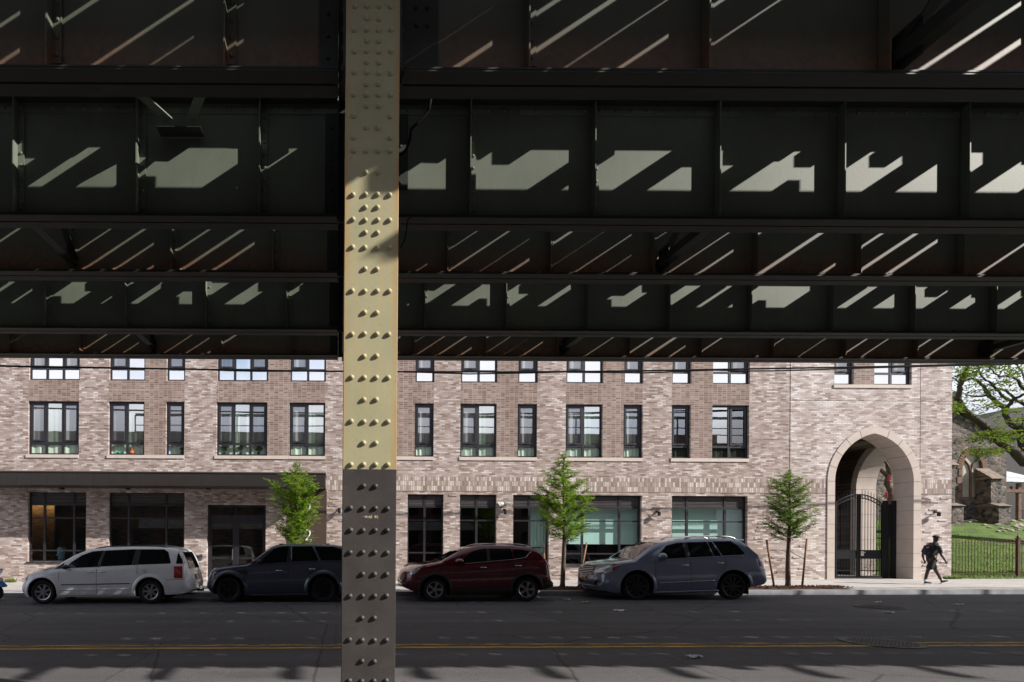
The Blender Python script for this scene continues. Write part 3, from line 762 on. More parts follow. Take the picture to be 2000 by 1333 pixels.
# interiors
def room(name, x0, x1, mat, back=None, depth=4.2, zc=4.3):
    m = MB(); y0, y1, zf = Yw+.37, Yw+depth, .16+gz(x0)
    m.box(x0, x1, y0, y1, zf-.2, zf); m.box(x0, x1, y0, y1, zc, zc+.2); m.box(x0-.2, x0, y0, y1, zf-.2, zc+.2); m.box(x1, x1+.2, y0, y1, zf-.2, zc+.2)
    m.build(name, mat, bld)
    m = MB(); m.box(x0, x1, y1, y1+.2, zf-.2, zc+.2); m.build('interior_wall', back or mat, bld)
room('room_interior', gp(30)-4.5, gp(540), MAT['room'], MAT['roombrick'], 4.6, 3.62)
room('room_interior', gp(780), gp(985), MAT['void']); room('room_interior', gp(992), gp(1482), MAT['void'])
m = MB(); cva, cvb = P(30, 990, Yw+4.3).x, P(127, 990, Yw+4.3).x; m.box(cva, cvb, Yw+4.30, Yw+4.36, 3.53, 3.57); m.build('cove_light', emit('warm cove lamp', (1.0, .55, .2), 13.0), bld)
m = MB(); m.box(cva, cvb+.02, Yw+4.22, Yw+4.24, 3.50, 3.615); m.box(cvb+.03, cvb+.1, Yw+3.2, Yw+4.6, .3, 3.615); m.build('cove_valance', MAT['room'], bld)
# entrance door
m = MB(); x0, x1 = DX0, DX1; ya, yb = Yw+.20, Yw+.28; zf = .15+gz(x0)
bars(m, x0, x1, zf, DZ1, .09, ya, yb); zt = P(0, 1011, Yw).z; m.box(x0+.09, x1-.09, ya+.004, yb-.004, zt-.12, zt+.16)
xm = gp(459); m.box(xm-.06, xm+.06, ya+.004, yb-.004, zf+.09, zt-.12); m.box(xm-.03, xm+.03, ya+.006, yb-.006, zt+.16, DZ1-.09)
zr = P(0, 1088, Yw).z
for a, b in ((x0+.09, xm-.06), (xm+.06, x1-.09)): bars(m, a, b, zf+.02, zt-.12, .07, ya+.012, yb-.012); m.box(a+.07, b-.07, ya+.014, yb-.014, zr-.04, zr+.04)
dp = m.build('entrance_door', MAT['frame'], bld)
m = MB(); m.quad((x0+.05, ya+.05, zf), (x1-.05, ya+.05, zf), (x1-.05, ya+.05, DZ1-.05), (x0+.05, ya+.05, DZ1-.05)); m.build('pane', MAT['g_dark'], dp)
m = MB(); m.bar((xm-.12, ya-.05, 1.0), (xm-.12, ya-.05, 1.45), .03, .03); m.box(xm-.13, xm-.11, ya-.05, ya+.02, 1.02, 1.05); m.box(xm-.13, xm-.11, ya-.05, ya+.02, 1.4, 1.43); m.build('door_handle', MAT['louvre'], dp)
# canopy over the entrance
CP = 1.32; Yc_ = Yw-CP; cx0, cx1 = P(-45, 930, Yc_).x, P(635.5, 935, Yc_).x
zt_, zb_ = P(300, 921.5, Yc_).z, P(300, 948.5, Yc_).z
m = MB(); m.box(cx0+.01, cx1-.01, Yc_+.012, Yw-.002, zb_, zt_-.06); m.box(cx0-.01, cx1+.02, Yc_-.02, Yw-.002, zt_-.058, zt_)
x = cx1-.01; i = 0
while x > cx0+.1:
    a = max(cx0, x-.60); m.box(a+.005, x-.003, Yc_, Yc_+.011, zb_-.01, zt_-.075); x = a
can = m.build('canopy', MAT['canopy'], bld)
m = MB(); x = cx0
m.box(x, cx1, Yc_-.0215, Yc_-.0205, zt_-.011, zt_-.006)
m.build('drip_edge', plain('pale drip edge', (.4, .36, .32), .5, .3), can)
m = MB()                                        # panels under the canopy, seam line showing behind
m.box(gp(566), gp(637.8), Yw-.07, Yw-.001, -.3, zb_-.005); pp = m.build('metal_panel', plain('brown cladding panel', (.085, .058, .047), .5, .3, .06, 2), bld)
for py in (991.5, 1043.5):                      # white house number, half hidden by the tree
    cu = bpy.data.curves.new('house_number', 'FONT'); cu.body = '2'; cu.size = .66; cu.extrude = .012; cu.offset = -.008
    tmp = bpy.data.objects.new('tmp', cu); COL.objects.link(tmp); bpy.context.view_layer.update()
    me = bpy.data.meshes.new_from_object(tmp.evaluated_get(bpy.context.evaluated_depsgraph_get())); bpy.data.objects.remove(tmp)
    c = P(594, py+12.5, Yw-.085)
    Mx = Matrix.Translation((c.x, Yw-.085, c.z)) @ Matrix.Rotation(R(90), 4, 'X'); me.transform(Mx)
    put('house_number', me, plain('white enamel', (.8, .8, .8), .4), pp)
# stone surround of the archway
def arch_block(m, pa, pb, y0, y1):
    vs = [(ACX+pa[0][0], y, pa[0][1]) for y in (y0, y1)]+[(ACX+pa[1][0], y, pa[1][1]) for y in (y0, y1)]+[(ACX+pb[1][0], y, pb[1][1]) for y in (y0, y1)]+[(ACX+pb[0][0], y, pb[0][1]) for y in (y0, y1)]
    m.add(vs, [(0, 2, 4, 6), (1, 7, 5, 3), (0, 1, 3, 2), (2, 3, 5, 4), (4, 5, 7, 6), (6, 7, 1, 0)])
def stone_arch(name, T=lambda v: v, y0=Yw-.03, depth=.88, parent=bld):
    m = MB(); J = .012
    hin = arch_pts(0, 40); hout = arch_pts(OFF, 40); zb = ABASE
    nj = round((ASP-zb)/.62)
    for s in (-1, 1):
        for i in range(nj):
            a = zb+(ASP-zb)*i/nj+J/2; b = zb+(ASP-zb)*(i+1)/nj-J/2
            arch_block(m, ((s*AIN, a), (s*(AIN+OFF), a)), ((s*AIN, b), (s*(AIN+OFF), b)), y0, y0+depth)
    # voussoirs: cut each half at equal angles
    a0 = math.acos((ARR-AIN)/ARR); a1 = math.acos((ARR-AIN)/(ARR+OFF)); nv = 5
    for s in (-1, 1):
        for v in range(nv):
            n = 6
            for q in range(n):
                fa = (v+q/n)/nv; fb = (v+(q+1)/n)/nv
                if q == 0: fa += .0035 if v or True else 0
                if q == n-1 and v < nv-1: fb -= .0035
                f = lambda fr, r, aa: (s*(r*math.cos(aa*fr)-(ARR-AIN)), ASP+r*math.sin(aa*fr))
                arch_block(m, (f(fa, ARR, a0), f(fa, ARR+OFF, a1)), (f(fb, ARR, a0), f(fb, ARR+OFF, a1)), y0, y0+depth)
    m.v = [T(Vector(v)) for v in m.v]
    o = m.build(name, MAT['limestone'], parent)
    k = MB()                                     # dark joints just behind the stone faces
    path_in = [(-AIN, zb)]+hin+[(AIN, zb)]; path_out = [(-AIN-OFF, zb)]+hout+[(AIN+OFF, zb)]
    for i in range(len(path_in)-1):
        a, b, c, d = path_in[i], path_in[i+1], path_out[i+1], path_out[i]
        k.quad(*[(ACX+p[0], y0+.012, p[1]) for p in (a, b, c, d)])
        sh = lambda p: (p[0]*1.004, p[1]+.006)
        a, b = sh(a), sh(b)
        k.quad((ACX+a[0], y0+.012, a[1]), (ACX+b[0], y0+.012, b[1]), (ACX+b[0], y0+depth-.01, b[1]), (ACX+a[0], y0+depth-.01, a[1]))
    k.v = [T(Vector(v)) for v in k.v]
    k.build('mortar', plain('grey mortar', (.22, .19, .165), .9), o)
    return o
stone_arch('arch_surround')
# vestibule behind the arch: side wall on the churchyard side has its own arch, back wall another
XI, XO = 24.28, BX1-.02; YB = 28.0
SAC = 25.62                                       # centre of the side arch along Y
SIDE = lambda v: Vector((XI+(v.y-(Yw-.03))*(XO-XI)/.88-.0, SAC-(v.x-ACX)*.93, v.z))
stone_arch('side_arch_surround', SIDE)
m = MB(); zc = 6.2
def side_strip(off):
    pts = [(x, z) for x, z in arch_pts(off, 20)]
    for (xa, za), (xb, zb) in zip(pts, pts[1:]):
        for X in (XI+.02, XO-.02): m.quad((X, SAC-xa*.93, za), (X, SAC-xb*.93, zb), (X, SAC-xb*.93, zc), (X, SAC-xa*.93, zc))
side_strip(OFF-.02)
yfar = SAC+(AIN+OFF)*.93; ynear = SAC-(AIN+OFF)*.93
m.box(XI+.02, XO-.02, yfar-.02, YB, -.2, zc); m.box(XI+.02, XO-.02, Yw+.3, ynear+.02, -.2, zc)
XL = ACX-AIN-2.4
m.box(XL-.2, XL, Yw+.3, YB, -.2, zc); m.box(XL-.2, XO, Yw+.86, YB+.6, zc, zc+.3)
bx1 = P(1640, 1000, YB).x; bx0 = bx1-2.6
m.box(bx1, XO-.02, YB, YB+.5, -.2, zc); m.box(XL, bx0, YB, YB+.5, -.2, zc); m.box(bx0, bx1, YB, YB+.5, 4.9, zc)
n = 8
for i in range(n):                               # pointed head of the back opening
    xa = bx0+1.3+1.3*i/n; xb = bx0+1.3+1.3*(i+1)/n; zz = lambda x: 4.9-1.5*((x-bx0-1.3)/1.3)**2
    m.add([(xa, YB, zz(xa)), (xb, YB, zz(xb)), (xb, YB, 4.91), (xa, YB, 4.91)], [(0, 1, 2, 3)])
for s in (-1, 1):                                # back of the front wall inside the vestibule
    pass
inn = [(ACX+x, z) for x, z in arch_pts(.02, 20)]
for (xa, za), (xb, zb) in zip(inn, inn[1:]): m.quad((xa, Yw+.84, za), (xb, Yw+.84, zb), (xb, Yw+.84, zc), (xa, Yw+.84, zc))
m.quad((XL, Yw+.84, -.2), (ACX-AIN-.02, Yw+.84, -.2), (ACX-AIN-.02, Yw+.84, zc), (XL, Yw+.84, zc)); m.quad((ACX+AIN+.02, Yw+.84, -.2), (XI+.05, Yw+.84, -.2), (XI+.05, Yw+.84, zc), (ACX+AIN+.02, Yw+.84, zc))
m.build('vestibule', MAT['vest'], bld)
m = MB(); m.box(XL, XO, Yw+.31, YB+.5, -.3, .15+gz(ACX)); m.build('vestibule_floor', MAT['walkdark'], bld)  # dark floor colour stands in for shade inside the arch

# ------------------------------------------------------------------ fittings on the building
def lamp(px, py, lab):
    c = P(px, py, Yw); t = empty('wall_light', c, lab, 'wall light', 'small black wall lights on the brick')
    m = MB(); m.box(c.x-.045, c.x+.045, Yw-.05, Yw-.001, c.z+.05, c.z+.14); m.bar((c.x, Yw-.03, c.z+.09), (c.x, Yw-.15, c.z+.04), .035, .035); m.build('bracket', MAT['black'], t)
    m = MB(); m.lathe([(.05, -.09), (.06, -.085), (.06, .07), (.045, .085)], (c.x, Yw-.17, c.z), 'Z', 14); m.build('housing', MAT['black'], t, bevel=0)
    m = MB(); m.lathe([(.045, -.092), (.03, -.1)], (c.x, Yw-.17, c.z), 'Z', 12); m.build('lens', plain('frosted lens', (.5, .5, .48), .3), t)
lamp(663, 999, 'small black wall light on the brick just left of the column'); lamp(985, 1001, 'black wall light below two white cameras')
lamp(1283, 1004, 'black wall light between the two teal shop windows'); lamp(1825.5, 1005, 'black wall light on the brick right of the archway')
for px, lab in ((121, 'canopy downlight over the left shop window'), (250, 'canopy downlight over the second shop window'), (407, 'canopy downlight by the entrance door')):
    c = P(px, 952, Yw-.25); t = empty('downlight', c, lab, 'light fitting', 'downlights under the canopy')
    m = MB(); m.lathe([(.09, -.1), (.1, -.09), (.1, .02)], c, 'Z', 14); m.build('housing', MAT['black'], t)
    m = MB(); m.box(c.x-.16, c.x+.16, c.y-.08, c.y+.25, c.z+.021, c.z+.06); m.build('mount', MAT['black'], t)
white = plain('white camera housing', (.72, .72, .72), .4)
def seccam(px, py, ang, lab):
    c = P(px, py, Yw); t = empty('security_camera', c, lab, 'security camera', 'white security cameras on the pier')
    m = MB(); m.cbox((c.x, Yw-.02, c.z), (.09, .04, .09)); m.bar((c.x, Yw-.03, c.z), (c.x+.03, Yw-.14, c.z-.03), .03, .03); m.build('mount', white, t)
    d = Vector((math.cos(ang), -.55, -.35)).normalized(); a = Vector((c.x+.03, Yw-.16, c.z-.02))
    m = MB(); m.tube([a-d*.12, a-d*.11, a+d*.14, a+d*.15], [.03, .05, .05, .04], 12); m.build('barrel', white, t, True)
    m = MB(); m.tube([a+d*.1505, a+d*.156], [.037, .036], 12); m.build('lens', MAT['black'], t)
seccam(975, 985, R(200), 'white security camera on the pier, left of the pair'); seccam(990, 984, R(10), 'white security camera on the pier, right of the pair')
for px, mt, lab in ((383.5, MAT['black'], 'black intercom box on the brick left of the entrance'), (393.5, MAT['louvre'], 'grey intercom panel on the brick right beside the entrance')):
    c = P(px, 1088, Yw); t = empty('intercom', c, lab, 'intercom')
    m = MB(); m.box(c.x-.06, c.x+.06, Yw-.05, Yw-.001, c.z-(.07 if mt == MAT['black'] else .11), c.z+(.07 if mt == MAT['black'] else .11)); m.build('box', mt, t, bevel=.008)
    m = MB(); m.box(c.x-.035, c.x+.035, Yw-.053, Yw-.0505, c.z-.02, c.z+.05); m.build('button_plate', MAT['black'] if mt != MAT['black'] else MAT['louvre'], t)

# things standing in the upper windows
ZS = Z2B+.072; YS = Yw+.212
m = MB(); 
def inner_sill():
    for o in ops:
        if o['kind'] == 'up' and o['row'] == 2:
            m = MB(); m.box(o['x0'], o['x1'], Yw+.172, Yw+.255, Z2B, ZS-.002); m.build('inner_sill', MAT['sill'], bld)
inner_sill()
def bottle(px, prof, mat, lab, cat='bottle'):
    x = P(px, 880, YS).x; m = MB(); m.lathe([(.002, 0)]+prof, (x, YS, ZS), 'Z', 14, True)
    tag(m.build('bottle' if cat == 'bottle' else 'bowl', mat, None, True), lab, cat)
bottle(258, [(.09, 0), (.1, .05), (.09, .12), (.035, .17), (.03, .24), (.04, .25)], plain('amber glass', (.55, .13, .01), .15, 0, .1, 4, 0, 1), 'round amber glass bottle on the sill of the second-floor window')
bottle(232, [(.05, 0), (.08, .05), (.085, .09)], plain('teal ceramic', (.02, .38, .28), .3), 'small teal bowl on the sill left of the amber bottle', 'bowl')
bottle(328.5, [(.035, 0), (.045, .05), (.04, .13), (.015, .18), (.015, .22)], plain('blue glass', (.03, .10, .55), .2, 0, .1, 4, 0, 1), 'small blue bottle on the sill of the narrow second-floor window')
leafp = leafmat('pot plant leaves', ((.01, .04, .01), (.02, .08, .02), (.04, .12, .03)), .2)
def potplant(px, h, r, lab, seed):
    rr = random.Random(seed); x = P(px, 880, YS).x; t = empty('potted_plant', (x, YS, ZS), lab, 'potted plant', 'potted plants on the upper window sills')
    m = MB(); m.lathe([(.05, 0), (.06, .10), (.065, .10), (.05, .09)], (x, YS, ZS), 'Z', 14); m.build('pot', MAT['black'], t)
    m = MB(); m.tube([(x, YS, ZS+.08), (x+.01, YS, ZS+h*.6)], .008, 5); m.build('stem', MAT['barkdark'], t)
    m = MB()
    for i in range(60):
        a = rr.uniform(0, 6.28); e = rr.uniform(-.3, 1.3); l = rr.uniform(.4, 1)*r; c = Vector((x, YS, ZS+.10+h*rr.uniform(.25, .6)))
        d = Vector((math.cos(a)*math.cos(e), math.sin(a)*math.cos(e)*.35, math.sin(e))); p = c+d*l; u = Vector((-d.z, .2, d.x)).normalized()*.022
        m.add([c, c+d*l*.6+u, p, c+d*l*.6-u], [(0, 1, 2, 3)])
    m.build('foliage', leafp, t)
potplant(355, .22, .13, 'small potted plant in the narrow second-floor window', 1); potplant(438, .28, .16, 'leafy potted plant on the wide window sill, leftmost of three', 2)
potplant(470, .36, .19, 'tallest potted plant, in the middle of the wide window sill', 3); potplant(505, .28, .2, 'bushy potted plant on the wide window sill, rightmost of three', 4)

# ------------------------------------------------------------------ iron gate in the archway
GYY = Yw+.72; zf = .15+gz(ACX)
def gx(px): return P(px, 1050, GYY).x
def gzv(py): return P(1680, py, GYY).z
gt = empty('iron_gate', (gx(1677), GYY, zf), 'black wrought iron double gate with arched top in the stone archway', 'gate')
def leaf(px0, px1, arc, lock):
    x0, x1 = gx(px0), gx(px1); m = MB(); zl = zf+.06; zp0, zp1 = gzv(1091), gzv(1075.5)
    top = lambda x: arc(x)
    for xx in (x0+.03, x1-.03): m.box(xx-.03, xx+.03, GYY-.03, GYY+.03, zl, top(xx)-.02)
    for z in (zl+.02, zl+.26, zp0, zp1): m.box(x0+.06, x1-.06, GYY-.02, GYY+.02, z-.02, z+.02)
    n = 10; pa = [Vector((x0+(x1-x0)*i/n, GYY, top(x0+(x1-x0)*i/n))) for i in range(n+1)]
    m.tube(pa, .022, 6); m.tube([p-Vector((0, 0, .16)) for p in pa], .02, 6)
    fr = m.build('gate_leaf', MAT['gate'], gt)
    m = MB(); k = max(4, round((x1-x0)/.12))
    for i in range(1, k):
        x = x0+(x1-x0)*i/k; m.tube([(x, GYY, zl), (x, GYY, top(x)+.16), (x, GYY, top(x)+.24)], [.011, .011, .002], 6)
        c = Vector(((x+x0+(x1-x0)*(i-1)/k)/2, GYY, 0)); c.z = top(c.x)-.08
        m.tube([c+Vector((math.cos(a)*.05, 0, math.sin(a)*.055)) for a in [j*math.pi/4 for j in range(9)]], .009, 5, False)
    m.build('pickets', MAT['gate'], fr)['kind'] = 'stuff'
    m = MB(); m.box(x0+.06, x1-.06, GYY-.008, GYY-.003, zp0+.02, zp1-.02)
    for i in range(26): x = x0+.08+(x1-x0-.16)*i/25; m.box(x-.003, x+.003, GYY+.004, GYY+.008, zl+.28, zp0)
    for i in range(14): z = zl+.3+(zp0-zl-.3)*i/13; m.box(x0+.06, x1-.06, GYY+.009, GYY+.013, z-.003, z+.003)
    m.build('kick_plate', MAT['gate'], fr)
    if lock:
        m = MB(); m.box(x0+.05, x0+.17, GYY-.05, GYY-.021, gzv(1086), gzv(1077)); m.tube([(x0+.1, GYY-.06, gzv(1080)), (x0+.2, GYY-.09, gzv(1079))], .014, 6); m.build('lock', plain('bright lock', (.6, .6, .6), .3, .8), fr)
cxg = gx(1676.5)
arcl = lambda x: gzv(966)-((x-cxg)/1.05)**2*(gzv(966)-gzv(985))
leaf(1631, 1676, arcl, False); leaf(1677.5, 1724, lambda x: gzv(966)-((x-cxg)/1.08)**2*(gzv(966)-gzv(987)), True)
for a, b in ((1724.5, 1733), (1741.5, 1749)):
    m = MB(); m.box(gx(a), gx(b), GYY-.04, GYY+.04, zf-.05, gzv(978)); m.build('gate_post', MAT['gate'], gt, bevel=.01)
m = MB()
for i in range(1, 4): x = gx(1733)+(gx(1741.5)-gx(1733))*i/4; m.box(x-.011, x+.011, GYY-.011, GYY+.011, zf, gzv(985))
for py in (988, 1028, 1075, 1110): m.box(gx(1733), gx(1741.5), GYY-.02, GYY+.02, gzv(py)-.02, gzv(py)+.02)
m.build('side_panel', MAT['gate'], gt)
# ------------------------------------------------------------------ the building across, behind the viewpoint (only mirrored in glass and paint)
def opposite():
    t = empty('row_building', (0, -10.5, 0), 'plain brick row building on the near side of the street, behind the viewpoint', 'building')
    m = MB(); x0, x1, y, z1 = -34, 38, -10.2, 12.3
    wins = [(x0+1.5+3.0*i, x0+3.1+3.0*i) for i in range(23)]
    m.box(x0, x1, y-8, y-.3, -.3, z1)
    m.box(x0, x1, y-.29, y, 3.0, 4.6); m.box(x0, x1, y-.29, y, 6.4, 7.8); m.box(x0, x1, y-.29, y, 9.6, z1+.5)
    xs = [x0]+[v for w_ in wins for v in w_]+[x1]
    for a, b in zip(xs[::2], xs[1::2]):
        for za, zb in ((-.2, 3.0), (4.6, 6.4), (7.8, 9.6)): m.box(a, b, y-.289, y-.001, za, zb)
    m.build('wall', plain('opposite brick', (.16, .10, .085), .9, 0, .3, 3), t)
    m = MB()
    for a, b in wins:
        for za, zb in ((.6, 3.0), (4.6, 6.4), (7.8, 9.6)): m.box(a, b, y-.26, y-.2, za, zb)
    m.build('windows', plain('opposite dark glass', (.02, .025, .03), .1), t)['kind'] = 'stuff'
    m = MB(); m.box(-20, -4, y+.001, y+.12, 3.1, 4.0); m.box(4, 16, y+.001, y+.12, 3.1, 3.9); m.build('fascia', plain('pale shop fascia', (.55, .55, .52), .6), t)
opposite()

# ------------------------------------------------------------------ parked cars
def paint(name, col, metal=.35, rough=.32):
    t = NT(name); f = t.noise(900, 1); d = t.noise(2.5, 6)
    c = t.ramp(f, [(.3, [x*.85 for x in col]), (.7, [x*1.15 for x in col])])
    c = t.mix(t.math('MULTIPLY', t.ramp(d, [(.5, 0), (.8, 1)]), .18), c, (.16, .14, .12))
    t.color(c); t.set(Metallic=metal, Roughness=rough, Coat_Weight=.9, Coat_Roughness=.05); return t.m
CG = NT('tinted car glass'); CG.color((.006, .007, .008)); CG.set(Roughness=.03, Specular_IOR_Level=.6); CG = CG.m
CB = plain('black plastic trim', (.014, .014, .015), .55, 0, .15, 20)
CH = plain('chrome', (.62, .62, .64), .18, 1, .05)
RIMS = plain('alloy silver', (.42, .42, .44), .3, .9, .08); RIMB = plain('dark alloy', (.03, .03, .033), .35, .6)
RED = NT('red lamp lens'); RED.color((.35, .012, .015)); RED.set(Roughness=.12, Coat_Weight=1); RED = RED.m
CLR = plain('clear lamp', (.55, .57, .6), .08, .4, .1, 20, 0, 1); ORG = plain('amber lens', (.7, .16, .01), .15, 0, .1, 8, 0, 1)

def interp(pts, x):
    if x <= pts[0][0]: return pts[0][1]
    for (a, ya), (b, yb) in zip(pts, pts[1:]):
        if x <= b: return ya+(yb-ya)*(x-a)/(b-a) if b > a else yb
    return pts[-1][1]

class Car:
    def __init__(s, name, label, pxf, Yn, L, W, top, belt, bot, wheels, wr, mat, tumble=.26, tr=.6, group='cars parked along the far kerb', front_round=.5, rear_round=.35, fr_amt=.18, bowf=.22, bowr=.10, rr_amt=.16, cutr=.075):
        s.L, s.W = L, W; s.mat = mat; s.wr = wr; s.cutr = cutr; s.wheels = wheels
        s.Yc = Yn+W/2; X0 = P(pxf, 1130, Yn).x; s.X0 = X0
        s.root = empty(name, (X0+L/2, s.Yc, gz(X0+L/2)), label, 'car', group)
        s.root.rotation_euler = (0, -math.atan(GRADE), 0)
        s.top, s.belt, s.bot = top, belt, bot
        N = 84; rings = []
        for i in range(N+1):
            x = L*(.5-.5*math.cos(math.pi*i/N))*1.0 if False else L*i/N
            zt, zb = interp(top, x), interp(bot, x); zk = min(interp(belt, x), zt-.05)
            if zt < zb+.12: zt = zb+.12; zk = zt-.05
            w_ = W/2
            if x < front_round: w_ -= fr_amt*(1-x/front_round)**2.2
            if x > L-rear_round: w_ -= rr_amt*(1-(L-x)/rear_round)**2.0
            cab = max(0, zt-zk-.06); wt = w_-.045-tumble*min(cab, .55)/.5*.9 if cab > .02 else w_-.11
            wt = max(wt, .3); mid = zb+.48*(zk-zb)
            half = [(0, zb), (w_*.7, zb), (w_-.07, zb+.015), (w_-.015, zb+.10), (w_, mid-.08), (w_-.004, mid+.10), (w_-.02, zk-.10), (w_-.035, zk-.03), (w_-.055, zk),
                    (w_-.06+(wt-w_+.06)*.55, zk+(zt-zk)*.5), (wt, zt-.055 if cab > .05 else zt-.03), (wt-.05, zt-.02), (wt-.16, zt-.004), (0, zt+.015)]
            bow = lambda y: (bowf*(1-x/front_round) if x < front_round else 0)*(y/(W/2))**2-(bowr*(1-(L-x)/rear_round) if x > L-rear_round else 0)*(y/(W/2))**2
            rings.append([(x-L/2+bow(y), -y, z) for y, z in half]+[(x-L/2+bow(y), y, z) for y, z in reversed(half[1:-1])])
        n = len(rings[0]); vs = [v for r in rings for v in r]; fs = []
        for i in range(N):
            for k in range(n): fs.append((i*n+k, i*n+(k+1) % n, (i+1)*n+(k+1) % n, (i+1)*n+k))
        fs.append(tuple(range(n))); fs.append(tuple(N*n+k for k in reversed(range(n))))
        me = bpy.data.meshes.new('body'); me.from_pydata(vs, [], fs)
        bm = bmesh.new(); bm.from_mesh(me); bmesh.ops.recalc_face_normals(bm, faces=bm.faces)
        for k in range(1): bmesh.ops.smooth_vert(bm, verts=bm.verts, factor=.3, use_axis_x=True, use_axis_z=True)
        bm.to_mesh(me); bm.free()
        me.materials.append(mat); me.materials.append(CB)
        tmp = bpy.data.objects.new('tmp', me); COL.objects.link(tmp)
        cut = MB(); cut.cur = 1
        for xw in wheels:
            for sd in (-1, 1):
                y0, y1 = sorted((sd*(W/2+.3), sd*(W/2-.36)))
                cut.lathe([(wr+cutr, y0), (wr+cutr, y1)], (xw-L/2, 0, wr), 'Y', 40)
        cm = bpy.data.meshes.new('cut'); cm.from_pydata(cut.v, [], cut.f); cm.polygons.foreach_set('material_index', cut.mi)
        bm = bmesh.new(); bm.from_mesh(cm); bmesh.ops.recalc_face_normals(bm, faces=bm.faces); bm.to_mesh(cm); bm.free()
        cm.materials.append(mat); cm.materials.append(CB)
        co = bpy.data.objects.new('cut', cm); COL.objects.link(co)
        md = tmp.modifiers.new('b', 'BOOLEAN'); md.operation = 'DIFFERENCE'; md.object = co; md.solver = 'EXACT'
        bpy.context.view_layer.update()
        dg = bpy.context.evaluated_depsgraph_get()
        res = bpy.data.meshes.new_from_object(tmp.evaluated_get(dg))
        s.bvh = BVHTree.FromPolygons([v.co for v in me.vertices], [p.vertices[:] for p in me.polygons])
        bpy.data.objects.remove(tmp); bpy.data.objects.remove(co)
        res.polygons.foreach_set('use_smooth', [p.material_index == 0 for p in res.polygons])
        s.body = bpy.data.objects.new('body', res); COL.objects.link(s.body); s.body.parent = s.root
        em = s.body.modifiers.new('edges', 'EDGE_SPLIT'); em.split_angle = R(42)
    def hit(s, axis, a, b):
        if axis == 'near': o, d = Vector((a-s.L/2, -3, b)), Vector((0, 1, 0))
        elif axis == 'far': o, d = Vector((a-s.L/2, 3, b)), Vector((0, -1, 0))
        elif axis == 'top': o, d = Vector((a-s.L/2, b, 4)), Vector((0, 0, -1))
        elif axis == 'front': o, d = Vector((-6, a, b)), Vector((1, 0, 0))
        else: o, d = Vector((6, a, b)), Vector((-1, 0, 0))
        h = s.bvh.ray_cast(o, d)
        if h[0] is None: return None
        n = h[1] if h[1].dot(d) < 0 else -h[1]
        return h[0], n
    def decal(s, axis, poly, mat, name, off=.004, nx=14, ny=6, parent=None, thick=0):
        """a polygon in side (x,z) / plan (x,y) / front (y,z) coordinates, laid on the body"""
        xs = [p[0] for p in poly]; x0, x1 = min(xs)+1e-4, max(xs)-1e-4; m = MB(); grid = []
        cuts = sorted(set([x0+(x1-x0)*i/nx for i in range(nx+1)]+[min(max(v, x0), x1) for v in xs]))
        for x in cuts:
            ys = []
            for (a, ya), (b, yb) in zip(poly, poly[1:]+poly[:1]):
                if min(a, b) <= x <= max(a, b) and a != b: ys.append(ya+(yb-ya)*(x-a)/(b-a))
            if len(ys) < 2: continue
            lo, hi = min(ys), max(ys); col = []
            for j in range(ny+1):
                h = s.hit(axis, x, lo+(hi-lo)*j/ny)
                col.append(h[0]+h[1]*off if h else None)
            grid.append(col)
        for c1, c2 in zip(grid, grid[1:]):
            for j in range(ny):
                q = [c1[j], c2[j], c2[j+1], c1[j+1]]
                if any(p is None for p in q): continue
                if max((p-q[0]).length for p in q) > .45: continue
                m.add(q, [(0, 1, 2, 3)])
        if not m.v: return None
        o = m.build(name, mat, parent or s.root, True, 0, True)
        if thick:
            so = o.modifiers.new('solid', 'SOLIDIFY'); so.thickness = thick; so.offset = -1
        return o
    def both(s, poly, mat, name, **k):
        o = s.decal('near', poly, mat, name, **k); s.decal('far', poly, mat, name, **k); return o
    def line(s, pts, mat, name, w_=.008, off=.003, parent=None, axis='near', rad=None):
        path = []
        for (a, za), (b, zb) in zip(pts, pts[1:]):
            n = max(2, int(math.hypot(b-a, zb-za)/.05))
            for i in range(n):
                h = s.hit(axis, a+(b-a)*i/n, za+(zb-za)*i/n)
                if h: path.append(h[0]+h[1]*off)
        h = s.hit(axis, *pts[-1])
        if h: path.append(h[0]+h[1]*off)
        if len(path) < 2: return None
        m = MB(); m.tube(path, rad or w_/2, 5); return m.build(name, mat, parent or s.root, True, 0, True)
